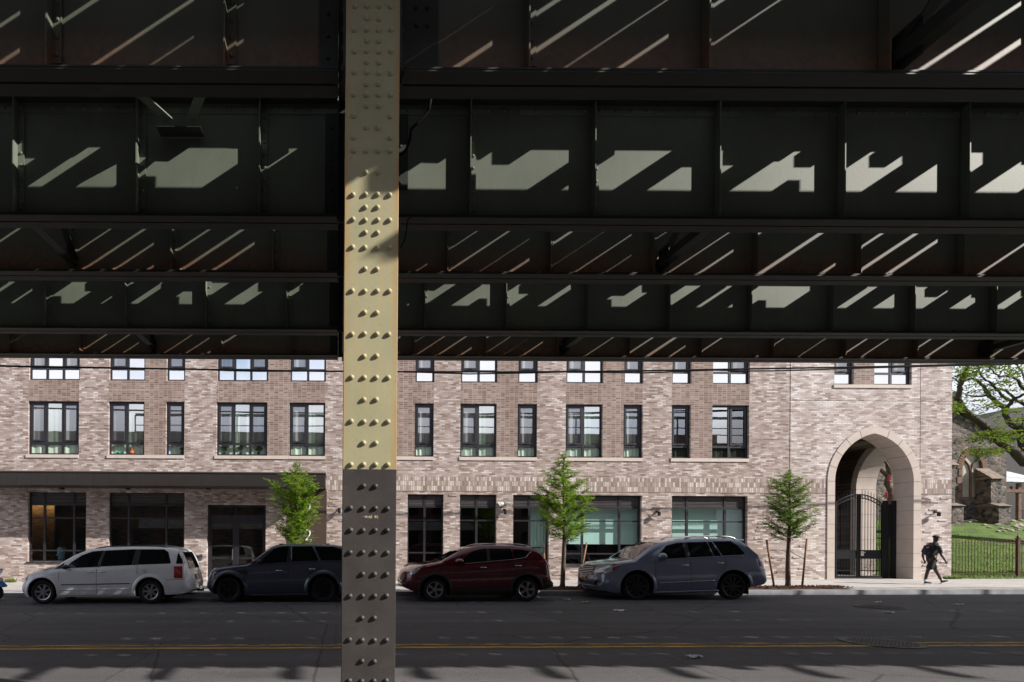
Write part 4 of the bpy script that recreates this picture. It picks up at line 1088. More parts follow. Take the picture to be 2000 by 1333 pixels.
    def wheels_(s, rim, spokes, rimr, two=False, wide=.22, spoke_mat=None):
        for xw in s.wheels:
            for sd in (-1, 1):
                yf = sd*(s.W/2-.035); c = (xw-s.L/2, yf, s.wr); r = s.wr; k = -sd
                m = MB(); pr = [(rimr, k*.03), (rimr+.02, k*.004), (r-.035, k*.0), (r-.008, k*.02), (r, k*.05), (r, k*(wide-.04)), (r-.02, k*wide), (rimr, k*wide)]
                m.lathe(pr, c, 'Y', 36, False)
                wl = m.build('wheel', MAT['rubber'], s.root, True, 0, True)
                m = MB(); m.lathe([(rimr+.003, k*.012), (rimr-.02, k*.02), (rimr-.03, k*.10)], c, 'Y', 36, False)
                m.lathe([(.055, k*.012), (.06, k*.03), (.06, k*.08)], c, 'Y', 16)
                for q in range(spokes):
                    a = 2*math.pi*q/spokes+.3
                    for da in ((-.11, .11) if two else (0,)):
                        Mx = Matrix.Translation(c) @ Matrix.Rotation(a+da, 4, 'Y')
                        y0, y1 = sorted((k*.022, k*.055)); wd = .016 if two else .024
                        m.add([Mx @ Vector(v) for v in ((-wd, y0, .04), (wd, y0, .04), (wd*1.35, y0, rimr-.012), (-wd*1.35, y0, rimr-.012), (-wd, y1, .04), (wd, y1, .04), (wd*1.35, y1, rimr-.012), (-wd*1.35, y1, rimr-.012))], [(0, 1, 2, 3), (7, 6, 5, 4), (0, 4, 5, 1), (1, 5, 6, 2), (2, 6, 7, 3), (3, 7, 4, 0)])
                m.build('rim', spoke_mat or rim, wl, False, 0, True)
                m = MB(); m.lathe([(.001, k*.10), (rimr-.025, k*.10)], c, 'Y', 30, False); m.build('brake_disc', CB, wl, True, 0, True)
    def arches(s, mat, wd=.06, proud=.02, a0=-8, a1=188):
        for xw in s.wheels:
            for sd in ('near', 'far'):
                m = MB(); n = 26; r = s.wr+s.cutr; inn = []; out = []; rim_ = []
                for i in range(n+1):
                    a = R(a0+(a1-a0)*i/n); ca, sa = math.cos(a), math.sin(a)
                    h1 = s.hit(sd, xw+(r+.004)*ca, s.wr+(r+.004)*sa); h2 = s.hit(sd, xw+(r+wd)*ca, s.wr+(r+wd)*sa)
                    if not h1 or not h2: continue
                    yy = proud if sd == 'far' else -proud
                    p1 = h1[0].copy(); p1.y += yy; p0 = h1[0].copy(); p0.y -= yy*2; p2 = h2[0].copy(); p2.y += yy*.12; pm = (p1+p2)/2; pm.y += yy*.3
                    inn.append((p0, p1, pm, p2))
                for u, v in zip(inn, inn[1:]):
                    for j in range(3): m.add([u[j], v[j], v[j+1], u[j+1]], [(0, 1, 2, 3)])
                m.build('wheel_arch', mat, s.root, True, 0, True)
    def handle(s, x, z, mat, ln=.17):
        for ax in ('near', 'far'):
            h = s.hit(ax, x, z); g = s.hit(ax, x+ln, z)
            if not h or not g: continue
            a, b = h[0]+h[1]*.03, g[0]+g[1]*.03
            m = MB(); m.tube([h[0], a, b, g[0]], [.011, .013, .013, .011], 6); m.build('door_handle', mat, s.root, True, 0, True)
    def mirror(s, x, z, mat, sx=.16, sz=.14):
        for ax in ('near', 'far'):
            h = s.hit(ax, x, z); sd = -1 if ax == 'near' else 1
            if not h: continue
            c = Vector((x-s.L/2, h[0].y+sd*.13, z)); bm = bmesh.new(); bmesh.ops.create_icosphere(bm, subdivisions=3, radius=1)
            for v in bm.verts:
                v.co = Vector((v.co.x*sx*.5*(1.1 if v.co.x < 0 else .6), v.co.y*.13, v.co.z*sz*.5*(1-.2*v.co.y*sd)))+c
            for f in bm.faces: f.smooth = True
            me = bpy.data.meshes.new('mirror'); bm.to_mesh(me); bm.free()
            o = put('wing_mirror', me, mat, s.root, True)
            m = MB(); m.bar(h[0]-Vector((0, sd*.03, .02)), c-Vector((0, 0, sz*.3)), .05, .03); m.build('bracket', CB, o, False, 0, True)
    def roof_rail(s, x0, x1, y, mat, hgt=.06, rad=.016):
        for sd in (-1, 1):
            pts = []
            for i in range(13):
                x = x0+(x1-x0)*i/12; h = s.hit('top', x, sd*y)
                e = min(1, i/1.5, (12-i)/1.5); pts.append(h[0]+Vector((0, 0, hgt*e-.005)))
            m = MB(); m.tube(pts, rad, 8); m.build('roof_rail', mat, s.root, True, 0, True)

def conv(ox, oy, ppm):                         # traced side-view coordinates -> metres
    return lambda pts: [((a-ox)/ppm, (oy-b)/ppm) for a, b in pts]

# white minivan
c = conv(163, 1190, 338.2)
sil = paint('pale silver white paint', (.84, .84, .86), .0, .3)
van = Car('minivan', 'white minivan parked furthest left along the kerb', 33, 16.45, 4.97, 1.95,
          c([(160, 1000), (172, 972), (205, 935), (250, 893), (330, 868), (420, 846), (510, 822), (600, 765), (700, 706), (790, 672), (860, 652), (1000, 642), (1250, 636), (1500, 640), (1610, 648), (1690, 664), (1725, 700), (1765, 770), (1800, 850), (1825, 950), (1843, 1000)]),
          c([(160, 1000), (250, 905), (510, 858), (620, 850), (930, 838), (1320, 820), (1640, 808), (1760, 815), (1843, 990)]),
          c([(160, 1075), (210, 1128), (560, 1128), (1300, 1125), (1700, 1108), (1810, 1090), (1843, 1060)]), [.716, 3.78], .345, sil, tumble=.24, fr_amt=.10, bowf=.12)
van.wheels_(RIMS, 7, .225); van.arches(sil, .10, .035)
van.both(c([(618, 846), (660, 795), (760, 722), (860, 684), (962, 676), (937, 833)]), CG, 'side_window'); van.both(c([(962, 830), (988, 676), (1282, 664), (1268, 816)]), CG, 'side_window')
van.both(c([(1325, 812), (1330, 666), (1560, 666), (1602, 690), (1640, 795), (1625, 803)]), CG, 'side_window'); van.both(c([(515, 852), (580, 808), (604, 792), (600, 848)]), CB, 'window_corner')
van.both(c([(937, 836), (962, 678), (988, 678), (962, 832)]), CB, 'window_pillar'); van.both(c([(1268, 818), (1282, 666), (1330, 666), (1325, 815)]), CB, 'window_pillar')
for pts in ([(928, 850), (928, 1105)], [(1318, 822), (1318, 905)], [(568, 870), (562, 960)], [(575, 1105), (1250, 1105)], [(1600, 960), (1780, 952)], [(1335, 812), (1640, 802)]): van.line(c(pts), CB, 'panel_gap', .010, .001)
van.line(c([(590, 1003), (1250, 992)]), CB, 'side_moulding', .03, .002); van.line(c([(575, 1050), (1250, 1046)]), sil, 'sill_crease', .03, .002)
van.handle(*c([(835, 882)])[0], CH, .2); van.handle(*c([(955, 878)])[0], CH, .2); van.mirror(*c([(640, 832)])[0], CB)
van.both(c([(1672, 830), (1752, 828), (1755, 943), (1675, 942)]), RED, 'tail_light', off=.012); van.both(c([(206, 965), (225, 915), (262, 902), (255, 935), (235, 962)]), CLR, 'headlight', off=.018); van.both(c([(232, 955), (246, 912), (264, 902), (256, 935)]), ORG, 'indicator', off=.024)
van.both(c([(1375, 875), (1382, 858), (1395, 852), (1408, 858), (1415, 875), (1408, 892), (1395, 898), (1382, 892)]), paint('fuel flap', (.7, .7, .72), .1, .35), 'fuel_flap', off=.006)
van.decal('top', [(1.12, -.6), (1.12, .6), (1.95, .55), (1.95, -.55)], CG, 'windscreen', off=.006)
van.decal('rear', [(-.62, .98), (.62, .98), (.54, 1.46), (-.54, 1.46)], CG, 'rear_window', off=.006); van.decal('near', c([(1690, 805), (1700, 690), (1740, 705), (1815, 805)]), CG, 'rear_window', off=.006)
van.decal('rear', [(-.26, .66), (.26, .66), (.26, .80), (-.26, .80)], CB, 'plate_recess', off=.006); van.decal('rear', [(-.15, .64), (.15, .64), (.15, .78), (-.15, .78)], plain('number plate', (.6, .6, .55), .5), 'number_plate', off=.012)
van.decal('front', [(-.45, .52), (.45, .52), (.45, .64), (-.45, .64)], CB, 'grille', off=.006)
van.roof_rail(2.1, 4.2, .62, CB, .04); m = MB(); m.tube([(2.4, 0, .32), (2.60, 0, .32), (2.60, 0, .38)], .03, 8); m.build('tow_hitch', CB, van.root, True, 0, True)
m = MB(); m.tube([(1.9, -.6, .27), (2.5, -.62, .27)], .03, 8); m.build('exhaust', CB, van.root, True, 0, True)

# dark blue suv, half hidden by the column
c = conv(180, 1175, 332.8)
blu = paint('dark slate blue paint', (.05, .06, .092), .2, .25)
suv = Car('suv', 'dark blue boxy SUV half hidden behind the steel column', 396.5, 16.75, 4.79, 1.93,
          c([(180, 985), (188, 960), (215, 905), (245, 856), (290, 838), (400, 822), (600, 803), (640, 786), (700, 738), (780, 674), (840, 636), (880, 620), (1000, 611), (1250, 611), (1450, 620), (1560, 640), (1640, 690), (1700, 780), (1740, 930), (1774, 1000)]),
          c([(180, 985), (245, 868), (600, 812), (640, 803), (1000, 790), (1300, 778), (1520, 772), (1700, 790), (1774, 990)]),
          c([(180, 1040), (230, 1085), (300, 1110), (640, 1112), (1180, 1108), (1600, 1100), (1774, 1060)]), [.751, 3.495], .372, blu, tumble=.13, bowf=.12, fr_amt=.12, cutr=.085)
suv.wheels_(RIMB, 5, .255, True); suv.arches(blu, .11, .045)
suv.both(c([(715, 797), (760, 752), (860, 664), (925, 637), (1005, 634), (985, 788)]), CG, 'side_window'); suv.both(c([(1040, 780), (1045, 640), (1232, 636), (1298, 772)]), CG, 'side_window'); suv.both(c([(1322, 770), (1262, 640), (1440, 640), (1530, 680), (1560, 768)]), CG, 'side_window')
suv.both(c([(987, 786), (1007, 636), (1043, 638), (1038, 780)]), CB, 'window_pillar')
suv.line(c([(1030, 640), (1034, 775)]), CH, 'window_trim', .008); suv.line(c([(1245, 640), (1308, 776)]), CH, 'window_trim', .008)
for pts in ([(1003, 795), (1000, 1085)], [(600, 820), (590, 1000)], [(590, 965), (1190, 945)], [(1310, 778), (1318, 820), (1270, 870)]): suv.line(c(pts), CB, 'panel_gap', .010, .001)
suv.line(c([(660, 1100), (1180, 1092)]), paint('side step', (.05, .055, .075), .6, .3), 'side_step', .06, .03)
suv.both(c([(518, 862), (612, 860), (612, 910), (540, 905)]), CB, 'wing_vent', off=.006); suv.handle(*c([(888, 868)])[0], CH); suv.handle(*c([(1205, 855)])[0], CH); suv.mirror(*c([(735, 778)])[0], CB)
suv.both(c([(212, 945), (226, 885), (262, 862), (262, 905), (235, 940)]), CLR, 'headlight', off=.01); suv.decal('top', [(1.42, -.62), (1.42, .62), (2.0, .58), (2.0, -.58)], CG, 'windscreen', off=.006)
suv.decal('front', [(-.5, .62), (.5, .62), (.5, .86), (-.5, .86)], CB, 'grille', off=.008)
for x in (2.24, 3.6): 
    for y in (-.6, .6): 
        h = suv.hit('top', x, y); m = MB(); m.cbox(h[0]+Vector((0, 0, .01)), (.12, .06, .03)); m.build('rail_foot', CB, suv.root, False, .01, True)

# burgundy crossover
c = conv(105, 1170, 330.3)
brg = paint('burgundy paint', (.10, .006, .016), .3, .22)
cro = Car('crossover', 'burgundy red crossover parked just right of the steel column', 782, 16.72, 4.55, 1.84,
          c([(105, 985), (118, 925), (132, 885), (220, 848), (330, 813), (500, 783), (560, 752), (680, 688), (790, 648), (850, 636), (1000, 627), (1200, 630), (1370, 646), (1430, 668), (1475, 710), (1515, 770), (1550, 840), (1568, 940), (1608, 990)]),
          c([(105, 985), (140, 885), (500, 800), (640, 805), (830, 793), (1190, 765), (1310, 745), (1420, 745), (1520, 775), (1608, 985)]),
          c([(105, 1010), (150, 1045), (290, 1098), (600, 1108), (1180, 1105), (1440, 1070), (1608, 1030)]), [1.013, 3.672], .352, brg, tumble=.27)
cro.wheels_(RIMS, 5, .232, True); cro.arches(CB, .075, .022)
cro.both(c([(705, 770), (800, 692), (900, 664), (950, 662), (940, 782), (730, 802)]), CG, 'side_window'); cro.both(c([(972, 778), (976, 662), (1182, 664), (1188, 762)]), CG, 'side_window'); cro.both(c([(1200, 759), (1196, 668), (1300, 676), (1360, 692), (1308, 742)]), CG, 'side_window')
cro.both(c([(942, 780), (952, 663), (974, 663), (970, 777)]), CB, 'window_pillar')
cro.line(c([(725, 806), (940, 788), (1190, 768), (1308, 749), (1366, 692)]), CH, 'window_trim', .014, .006)
for pts in ([(960, 790), (955, 1040)], [(610, 815), (590, 1000)], [(1195, 768), (1205, 880)]): cro.line(c(pts), CB, 'panel_gap', .010, .001)
cro.line(c([(600, 880), (930, 870), (1190, 862)]), brg, 'side_crease', .02, .002); cro.line(c([(620, 922), (1180, 908)]), brg, 'side_crease', .02, .002)
cro.both(c([(585, 1100), (590, 1050), (1190, 1025), (1180, 1098)]), CB, 'sill_cladding', off=.008); cro.both(c([(1470, 1055), (1468, 985), (1560, 975), (1600, 985), (1592, 1020)]), CB, 'bumper_cladding', off=.012)
cro.handle(*c([(872, 842)])[0], CH); cro.handle(*c([(1205, 826)])[0], CH); cro.mirror(*c([(680, 782)])[0], brg, .3, .16)
cro.both(c([(205, 905), (200, 880), (290, 848), (300, 856), (240, 905)]), CLR, 'headlight', off=.01); cro.both(c([(1425, 795), (1440, 778), (1505, 770), (1515, 795)]), RED, 'tail_light', off=.012); cro.both(c([(1508, 795), (1518, 772), (1540, 800), (1548, 850), (1520, 850)]), CLR, 'tail_light', off=.014)
cro.decal('top', [(1.25, -.62), (1.25, .62), (2.05, .56), (2.05, -.56)], CG, 'windscreen', off=.006); cro.decal('rear', [(-.55, 1.05), (.55, 1.05), (.5, 1.45), (-.5, 1.45)], CG, 'rear_window', off=.006)
cro.decal('front', [(-.6, .50), (.6, .50), (.5, .62), (-.5, .62)], CB, 'grille', off=.008); cro.decal('front', [(-.26, .40), (.26, .40), (.26, .50), (-.26, .50)], plain('plate', (.5, .5, .45), .5), 'number_plate', off=.02)
cro.roof_rail(2.25, 3.85, .58, RIMS, .05, .018)
m = MB(); h = cro.hit('top', 3.95, 0); m.box(h[0].x-.02, h[0].x+.28, -.55, .55, h[0].z-.015, h[0].z+.02); m.build('spoiler', brg, cro.root, False, .01, True)

# silver blue suv on the right
c = conv(267.6, 1145, 319)   # near-side features
ct = lambda pts: [(x+(.4 if x < 1.9 else max(0, .4*(1-(x-1.9)/2.6))), z) for x, z in c(pts)]   # silhouette features lie on the centre line, deeper
slv = paint('silver lilac paint', (.24, .265, .36), .3, .2)
lux = Car('suv', 'large silver blue SUV parked furthest right beside the staked trees', 1164.5, 17.05, 5.13, 1.97,
          ct([(140, 960), (152, 900), (175, 855), (200, 825), (260, 797), (420, 776), (530, 762), (600, 712), (700, 640), (800, 602), (900, 586), (1000, 576), (1150, 567), (1350, 563), (1560, 568), (1640, 578), (1700, 596), (1760, 660), (1830, 745), (1868, 820), (1878, 852), (1905, 905)]),
          ct([(140, 960), (200, 840), (420, 795), (530, 785), (700, 775), (830, 762), (1160, 748), (1480, 734), (1680, 724), (1800, 735), (1905, 900)]),
          ct([(140, 1015), (170, 1062), (290, 1085), (560, 1085), (820, 1078), (1400, 1072), (1720, 1040), (1905, 1000)]), [1.22, 4.066], .392, slv, tumble=.2, front_round=.75, fr_amt=.10, bowf=.30, rear_round=.22, bowr=.03, rr_amt=.09, cutr=.105)
lux.wheels_(RIMB, 10, .29); lux.arches(slv, .085, .018)
lux.both(c([(865, 762), (905, 690), (960, 636), (1060, 610), (1120, 606), (1125, 752)]), CG, 'side_window'); lux.both(c([(1168, 746), (1160, 604), (1348, 599), (1384, 737)]), CG, 'side_window'); lux.both(c([(1392, 736), (1360, 600), (1396, 599), (1456, 731)]), CG, 'side_window'); lux.both(c([(1472, 729), (1412, 596), (1580, 594), (1636, 640), (1680, 712), (1660, 722)]), CG, 'side_window')
lux.both(c([(1126, 752), (1121, 606), (1158, 605), (1166, 747)]), CB, 'window_pillar'); lux.line(c([(852, 768), (1160, 751), (1480, 735), (1665, 727)]), CH, 'window_trim', .014, .004)
for pts in ([(1162, 755), (1172, 1055)], [(832, 775), (828, 1050)], [(1478, 740), (1505, 800), (1440, 900)], [(1690, 870), (1890, 868)]): lux.line(c(pts), CB, 'panel_gap', .010, .001)
lux.line(c([(872, 985), (1180, 970), (1380, 962)]), CH, 'side_moulding', .03, .008); lux.line(c([(820, 1066), (1415, 1050)]), slv, 'side_step', .07, .05)
lux.handle(*c([(1080, 818)])[0], CH); lux.handle(*c([(1410, 800)])[0], CH); lux.mirror(*c([(895, 735)])[0], slv, .3, .22)
lux.both(c([(310, 895), (350, 850), (410, 826), (500, 820), (450, 862), (390, 888)]), CLR, 'headlight', off=.03); lux.both(c([(425, 868), (430, 838), (500, 822), (450, 862)]), RED, 'indicator', off=.036)
lux.both(c([(1800, 775), (1815, 760), (1852, 800), (1860, 830), (1806, 828)]), RED, 'tail_light', off=.014)
for sg in (-1, 1): lux.decal('rear', [(sg*.90, .96), (sg*.70, .96), (sg*.68, 1.20), (sg*.86, 1.20)], RED, 'tail_light', off=.014)
lux.decal('top', [(1.20, -.72), (1.20, .72), (2.05, .60), (2.05, -.60)], CG, 'windscreen', off=.006)
lux.decal('rear', [(-.6, 1.2), (.6, 1.2), (.55, 1.6), (-.55, 1.6)], CG, 'rear_window', off=.006)
g = lux.decal('front', [(-.52, .72), (.52, .72), (.42, 1.0), (-.42, 1.0)], CB, 'grille', off=.01)
for z in (.74, .79, .84, .89, .94): lux.line([(-.5+(z-.72)*.3, z), (.5-(z-.72)*.3, z)], CH, 'grille_bar', .022, .016, g, 'front')
lux.decal('front', [(-.5, .42), (.5, .42), (.56, .58), (-.56, .58)], CB, 'lower_intake', off=.01); lux.decal('front', [(-.17, .53), (.17, .53), (.17, .69), (-.17, .69)], plain('yellow plate', (.62, .30, .02), .5), 'number_plate', off=.03)
lux.both(c([(365, 985), (368, 955), (395, 950), (395, 980)]), CLR, 'fog_light', off=.01)
lux.both(c([(758, 862), (770, 855), (798, 854), (795, 862)]), CH, 'wing_badge', off=.006)
lux.roof_rail(2.8, 4.45, .62, RIMS, .07, .024)
m = MB(); h = lux.hit('top', 4.42, 0); m.box(h[0].x-.02, h[0].x+.22, -.6, .6, h[0].z-.02, h[0].z+.02); m.build('spoiler', slv, lux.root, False, .012, True)
m = MB(); m.box(4.066+.42-lux.L/2, 4.066+.45-lux.L/2, -.96, -.66, .16, .5); m.build('mud_flap', CB, lux.root, False, 0, True)

# blue scooter, cut by the left edge of the picture
bluep = plain('bright blue fairing', (.01, .16, .42), .25, .1, .1, 3, 0, 1)
t = empty('scooter', P(-30, 1165, 17.6), 'bright blue scooter cut off by the left edge of the picture', 'scooter'); t.location.z = gz(t.location.x)
xf = P(-9, 1150, 17.6).x; z0 = gz(xf); Y = 17.6
m = MB(); m.lathe([(.15, -.05), (.20, -.06), (.235, -.04), (.24, 0), (.235, .04), (.20, .06), (.15, .05)], (xf, Y, z0+.24), 'Y', 28, False); w1 = m.build('wheel', MAT['rubber'], t, True)
m = MB(); m.lathe([(.03, -.06), (.155, -.045), (.155, .045), (.03, .06)], (xf, Y, z0+.24), 'Y', 20); m.build('rim', RIMB, w1, True)
m = MB(); m.lathe([(.15, -.05), (.20, -.06), (.235, -.04), (.24, 0), (.235, .04), (.20, .06), (.15, .05)], (xf-1.32, Y, z0+.24), 'Y', 28, False); m.build('wheel', MAT['rubber'], t, True)
m = MB(); m.tube([(xf, Y-.07, z0+.24), (xf-.12, Y-.07, z0+.62)], .025, 8); m.tube([(xf, Y+.07, z0+.24), (xf-.12, Y+.07, z0+.62)], .025, 8); m.tube([(xf-.12, Y, z0+.6), (xf-.24, Y, z0+1.02)], .03, 8); m.tube([(xf-.26, Y-.33, z0+1.04), (xf-.22, Y, z0+1.0), (xf-.26, Y+.33, z0+1.04)], .018, 8); m.build('fork', CB, t, True)
m = MB(); m.prism([(xf-.30, z0+.95), (xf+.15, z0+.97), (xf+.13, z0+.86), (xf+.02, z0+.72), (xf+.16, z0+.58), (xf+.30, z0+.44), (xf+.26, z0+.40), (xf+.05, z0+.47), (xf-.12, z0+.5), (xf-.2, z0+.3), (xf-.3, z0+.28)], Y-.17, Y+.17); m.build('front_fairing', bluep, t, False, .035)
m = MB(); m.prism([(xf-.28, z0+.22), (xf-.7, z0+.22), (xf-1.5, z0+.5), (xf-1.6, z0+.72), (xf-.85, z0+.66), (xf-.7, z0+.32), (xf-.28, z0+.3)], Y-.15, Y+.15); m.build('rear_body', bluep, t, False, .03)
m = MB(); m.prism([(xf-.8, z0+.665), (xf-1.6, z0+.725), (xf-1.55, z0+.82), (xf-.85, z0+.76)], Y-.14, Y+.14); m.build('seat', CB, t, False, .03)
m = MB(); m.prism([(xf+.1, z0+.70), (xf+.17, z0+.6), (xf+.08, z0+.58), (xf-.02, z0+.66)], Y-.175, Y+.175); m.build('headlight', CLR, t, False, .01)
# ------------------------------------------------------------------ young street trees with stakes, mulch beds
cyp = leafmat('feathery cypress needles', ((.075, .155, .014), (.16, .28, .02), (.26, .38, .035)), .48)
cypd = leafmat('darker cypress needles', ((.035, .08, .013), (.07, .145, .018), (.12, .21, .03)), .38)
def frond(m, p, d, ln, rr, nb):
    """a drooping feathery spray: a curved axis with fine needles on both sides"""
    side = d.cross(Vector((0, 0, 1)));  side = side.normalized() if side.length > .05 else Vector((1, 0, 0))
    for j in range(nb):
        f = (j+.5)/nb; q = p+d*ln*f+Vector((0, 0, -.18*ln*f*f))
        for s in (-1, 1):
            l = ln*.42*(1-.5*f)*rr.uniform(.7, 1.2); dd = (side*s+d*.5+Vector((rr.uniform(-.3, .3), rr.uniform(-.3, .3), rr.uniform(-.75, .1)))).normalized()
            u = dd.cross(Vector((rr.uniform(-1, 1), rr.uniform(-1, 1), 1))).normalized()*.013
            e = q+dd*l; m.add([q-u*.5, q+dd*l*.55-u, e, q+dd*l*.55+u], [(0, 1, 2, 3)])
def cypress(px, pyb, Y, py0, py1, prof, lab, seed, mat, dens=1.0, lean=0.0, fork=0):
    rr = random.Random(seed); b = P(px, pyb, Y); b.z = gz(b.x)+.16
    zt = P(px, py0, Y).z; zb = P(px, py1, Y).z; sc = Y/FPX
    t = empty('street_tree', b, lab, 'tree', 'young street trees along the sidewalk')
    H = zt-b.z; m = MB(); pts = [(b.x+lean*f+.02*math.sin(f*7+seed), Y+.02*math.cos(f*5), b.z-.1+(H*.96+.1)*f) for f in [i/14 for i in range(15)]]
    m.tube(pts, [.075*(1-f)**.8+.008+(.03 if f == 0 else 0) for f in [i/14 for i in range(15)]], 10)
    axis = lambda z: Vector((b.x+lean*(z-b.z)/H+.02*math.sin((z-b.z)/H*7+seed), Y, z))
    lv = MB(); limbs = []; n = int(46*dens)
    for i in range(n):
        f = (i+.5)/n; z = zb+(zt-zb)*(f**.9)*.985; a = i*2.399+rr.uniform(-.4, .4)
        wl, wr = interp(prof, f)[0:2] if False else (interp([(p[0], p[1]) for p in prof], f), interp([(p[0], p[2]) for p in prof], f))
        ca = math.cos(a); reach = (wr if ca > 0 else wl)*sc*rr.uniform(.8, 1.15)
        up = (.75-.35*f)*reach; st = axis(max(b.z+.9, z-up*.9))
        tip = Vector((st.x+reach*ca, Y+reach*math.sin(a)*.9, z+rr.uniform(-.05, .08)))
        midp = st.lerp(tip, .5)+Vector((0, 0, -.10*reach)); m.tube([st, midp, tip], [.016, .010, .003], 5)
        L = (tip-st).length; nf = int(max(6, L*28)*dens)
        for k in range(nf):
            g = .16+.86*(k+rr.random())/nf; q = st.lerp(tip, min(1, g))+Vector((0, 0, -.4*reach*.25*math.sin(math.pi*min(1, g))))
            d = ((tip-st).normalized()*rr.uniform(.3, 1)+Vector((rr.uniform(-.8, .8), rr.uniform(-.8, .8), rr.uniform(-.35, .55)))).normalized()
            frond(lv, q, d, rr.uniform(.16, .33)*min(1.1, .55+L), rr, 9)
    for k in range(10): frond(lv, axis(zt-.05*k), Vector((rr.uniform(-.5, .5), rr.uniform(-.5, .5), 1)).normalized(), .2, rr, 9)
    m.build('trunk', MAT['bark'], t, True); lv.build('crown', mat, t)
    return t
cypress(577, 1157, 19.15, 908, 1052, [(0, 30, 30), (.12, 42, 28), (.25, 28, 40), (.42, 32, 44), (.6, 52, 45), (.75, 50, 38), (.88, 22, 20), (1, 4, 4)], 'bright green feathery young tree in front of the entrance canopy', 3, cyp, 1.15)
cypress(1100, 1156, 19.2, 890, 1040, [(0, 28, 34), (.1, 40, 42), (.28, 44, 46), (.45, 48, 46), (.6, 42, 40), (.75, 28, 28), (.88, 16, 16), (1, 3, 3)], 'bright green conical young tree between the burgundy and silver cars', 5, cyp, 1.15)
cypress(1540, 1152, 19.3, 922, 1040, [(0, 28, 24), (.12, 36, 38), (.3, 38, 38), (.38, 38, 28), (.55, 40, 30), (.75, 32, 28), (.9, 26, 20), (1, 6, 6)], 'darker green young staked tree left of the stone archway', 9, cypd, 1.0)
def stake(p0, p1, Y, lab, hook=None):
    a, b = P(*p0, Y), P(*p1, Y); a.z = gz(a.x)+.1; t = empty('tree_stake', a, lab, 'stake', 'wooden stakes beside the young trees')
    m = MB(); m.tube([a, b], [.032, .030], 8); m.build('post', MAT['wood'], t, True)
    if hook:
        m = MB(); m.tube([P(*q, Y) for q in hook], .010, 5); m.build('tie_wire', MAT['wire'], t, True)
stake((1067, 1156), (1061, 1062), 19.15, 'leaning stake left of the middle tree, behind the burgundy car', [(1063, 1093), (1080, 1091), (1100, 1087)])
stake((1128, 1156), (1146, 1060), 19.15, 'leaning stake between the middle tree and the silver SUV', [(1136, 1108), (1120, 1100), (1104, 1091)])
stake((1513, 1151), (1497, 1055), 19.25, 'leaning stake left of the darker tree, right behind the silver SUV', [(1502, 1075), (1520, 1075), (1537, 1077)])
stake((1566, 1152), (1576, 1053), 19.25, 'leaning stake between the darker tree and the archway', [(1571, 1092), (1556, 1085), (1543, 1077)])
def bed(x0, x1, lab, seed):
    rr = random.Random(seed); a, b = P(x0, 1156, 19.2).x, P(x1, 1156, 19.2).x; m = MB(); nx, ny = 60, 10; g = []
    for i in range(nx+1):
        for j in range(ny+1):
            u, v = i/nx, j/ny; e = min(1, u*8, (1-u)*8, v*3, (1-v)*3)
            x = a+(b-a)*u; g.append((x, 18.80+.85*v, gz(x)+.153+.075*e+rr.uniform(-.015, .02)*e))
    m.add(g, [(i*(ny+1)+j, (i+1)*(ny+1)+j, (i+1)*(ny+1)+j+1, i*(ny+1)+j+1) for i in range(nx) for j in range(ny)])
    for k in range(int((b-a)*260)):
        x, y = rr.uniform(a+.05, b-.05), rr.uniform(18.84, 19.6); m.cbox((x, y, gz(x)+.225+rr.uniform(-.02, .015)), (rr.uniform(.02, .06), .015, .012), (rr.uniform(-1, 1), rr.uniform(-1, 1), rr.uniform(0, 6)))
    tag(m.build('mulch', MAT['mulch'], None), lab, 'mulch', None, 'stuff')
bed(520, 668, 'brown wood mulch around the left young tree', 1); bed(1030, 1215, 'brown wood mulch around the middle young tree', 2); bed(1440, 1652, 'brown wood mulch around the darker young tree', 3)

# ------------------------------------------------------------------ churchyard: lawn, iron fence, church, annex, big tree
FY = 24.35
x0, x1 = BX1, 75
m = MB(); nx, ny = 50, 24; g = []
lz = lambda X, Y: gz(X)+.18+max(0, Y-FY-.3)*(.335 if Y < 33 else 0)+max(0, min(Y, 46)-33)*.10*0+(2.81 if Y >= 33 else 0)
for i in range(nx+1):
    for j in range(ny+1):
        X = 14+(x1-14)*i/nx; Y = FY-.5+(52-FY)*(j/ny)**1.3; g.append((X, Y, (min(lz(X, Y), 3.15+gz(X)*.3) if Y > FY+.3 else gz(X)+.155)-(.0 if X > BX1 or Y > 29 else 1.6)))
m.add(g, [(i*(ny+1)+j, (i+1)*(ny+1)+j, (i+1)*(ny+1)+j+1, i*(ny+1)+j+1) for i in range(nx) for j in range(ny)])
tag(m.build('lawn', MAT['grass'], None, True), 'green churchyard lawn sloping up behind the iron fence', 'lawn', None, 'structure')
def lawn_z(X, Y): return min(lz(X, Y), 3.15+gz(X)*.3)
rr = random.Random(21); m = MB()
for k in range(9000):
    X = rr.uniform(BX1+.05, BX1+7.5); Y = FY+.1+8.4*rr.random()**1.4; z = lawn_z(X, Y)-.01
    a = rr.uniform(0, 6.28); h = rr.uniform(.05, .13)*(1.5 if Y < FY+.5 else 1); w_ = .012
    m.add([(X-w_*math.cos(a), Y-w_*math.sin(a), z), (X+w_*math.cos(a), Y+w_*math.sin(a), z), (X+rr.uniform(-.05, .05), Y+rr.uniform(-.05, .05), z+h)], [(0, 1, 2)])
tag(m.build('grass', MAT['blade'], None), 'longer grass blades over the churchyard lawn', 'grass', None, 'stuff')

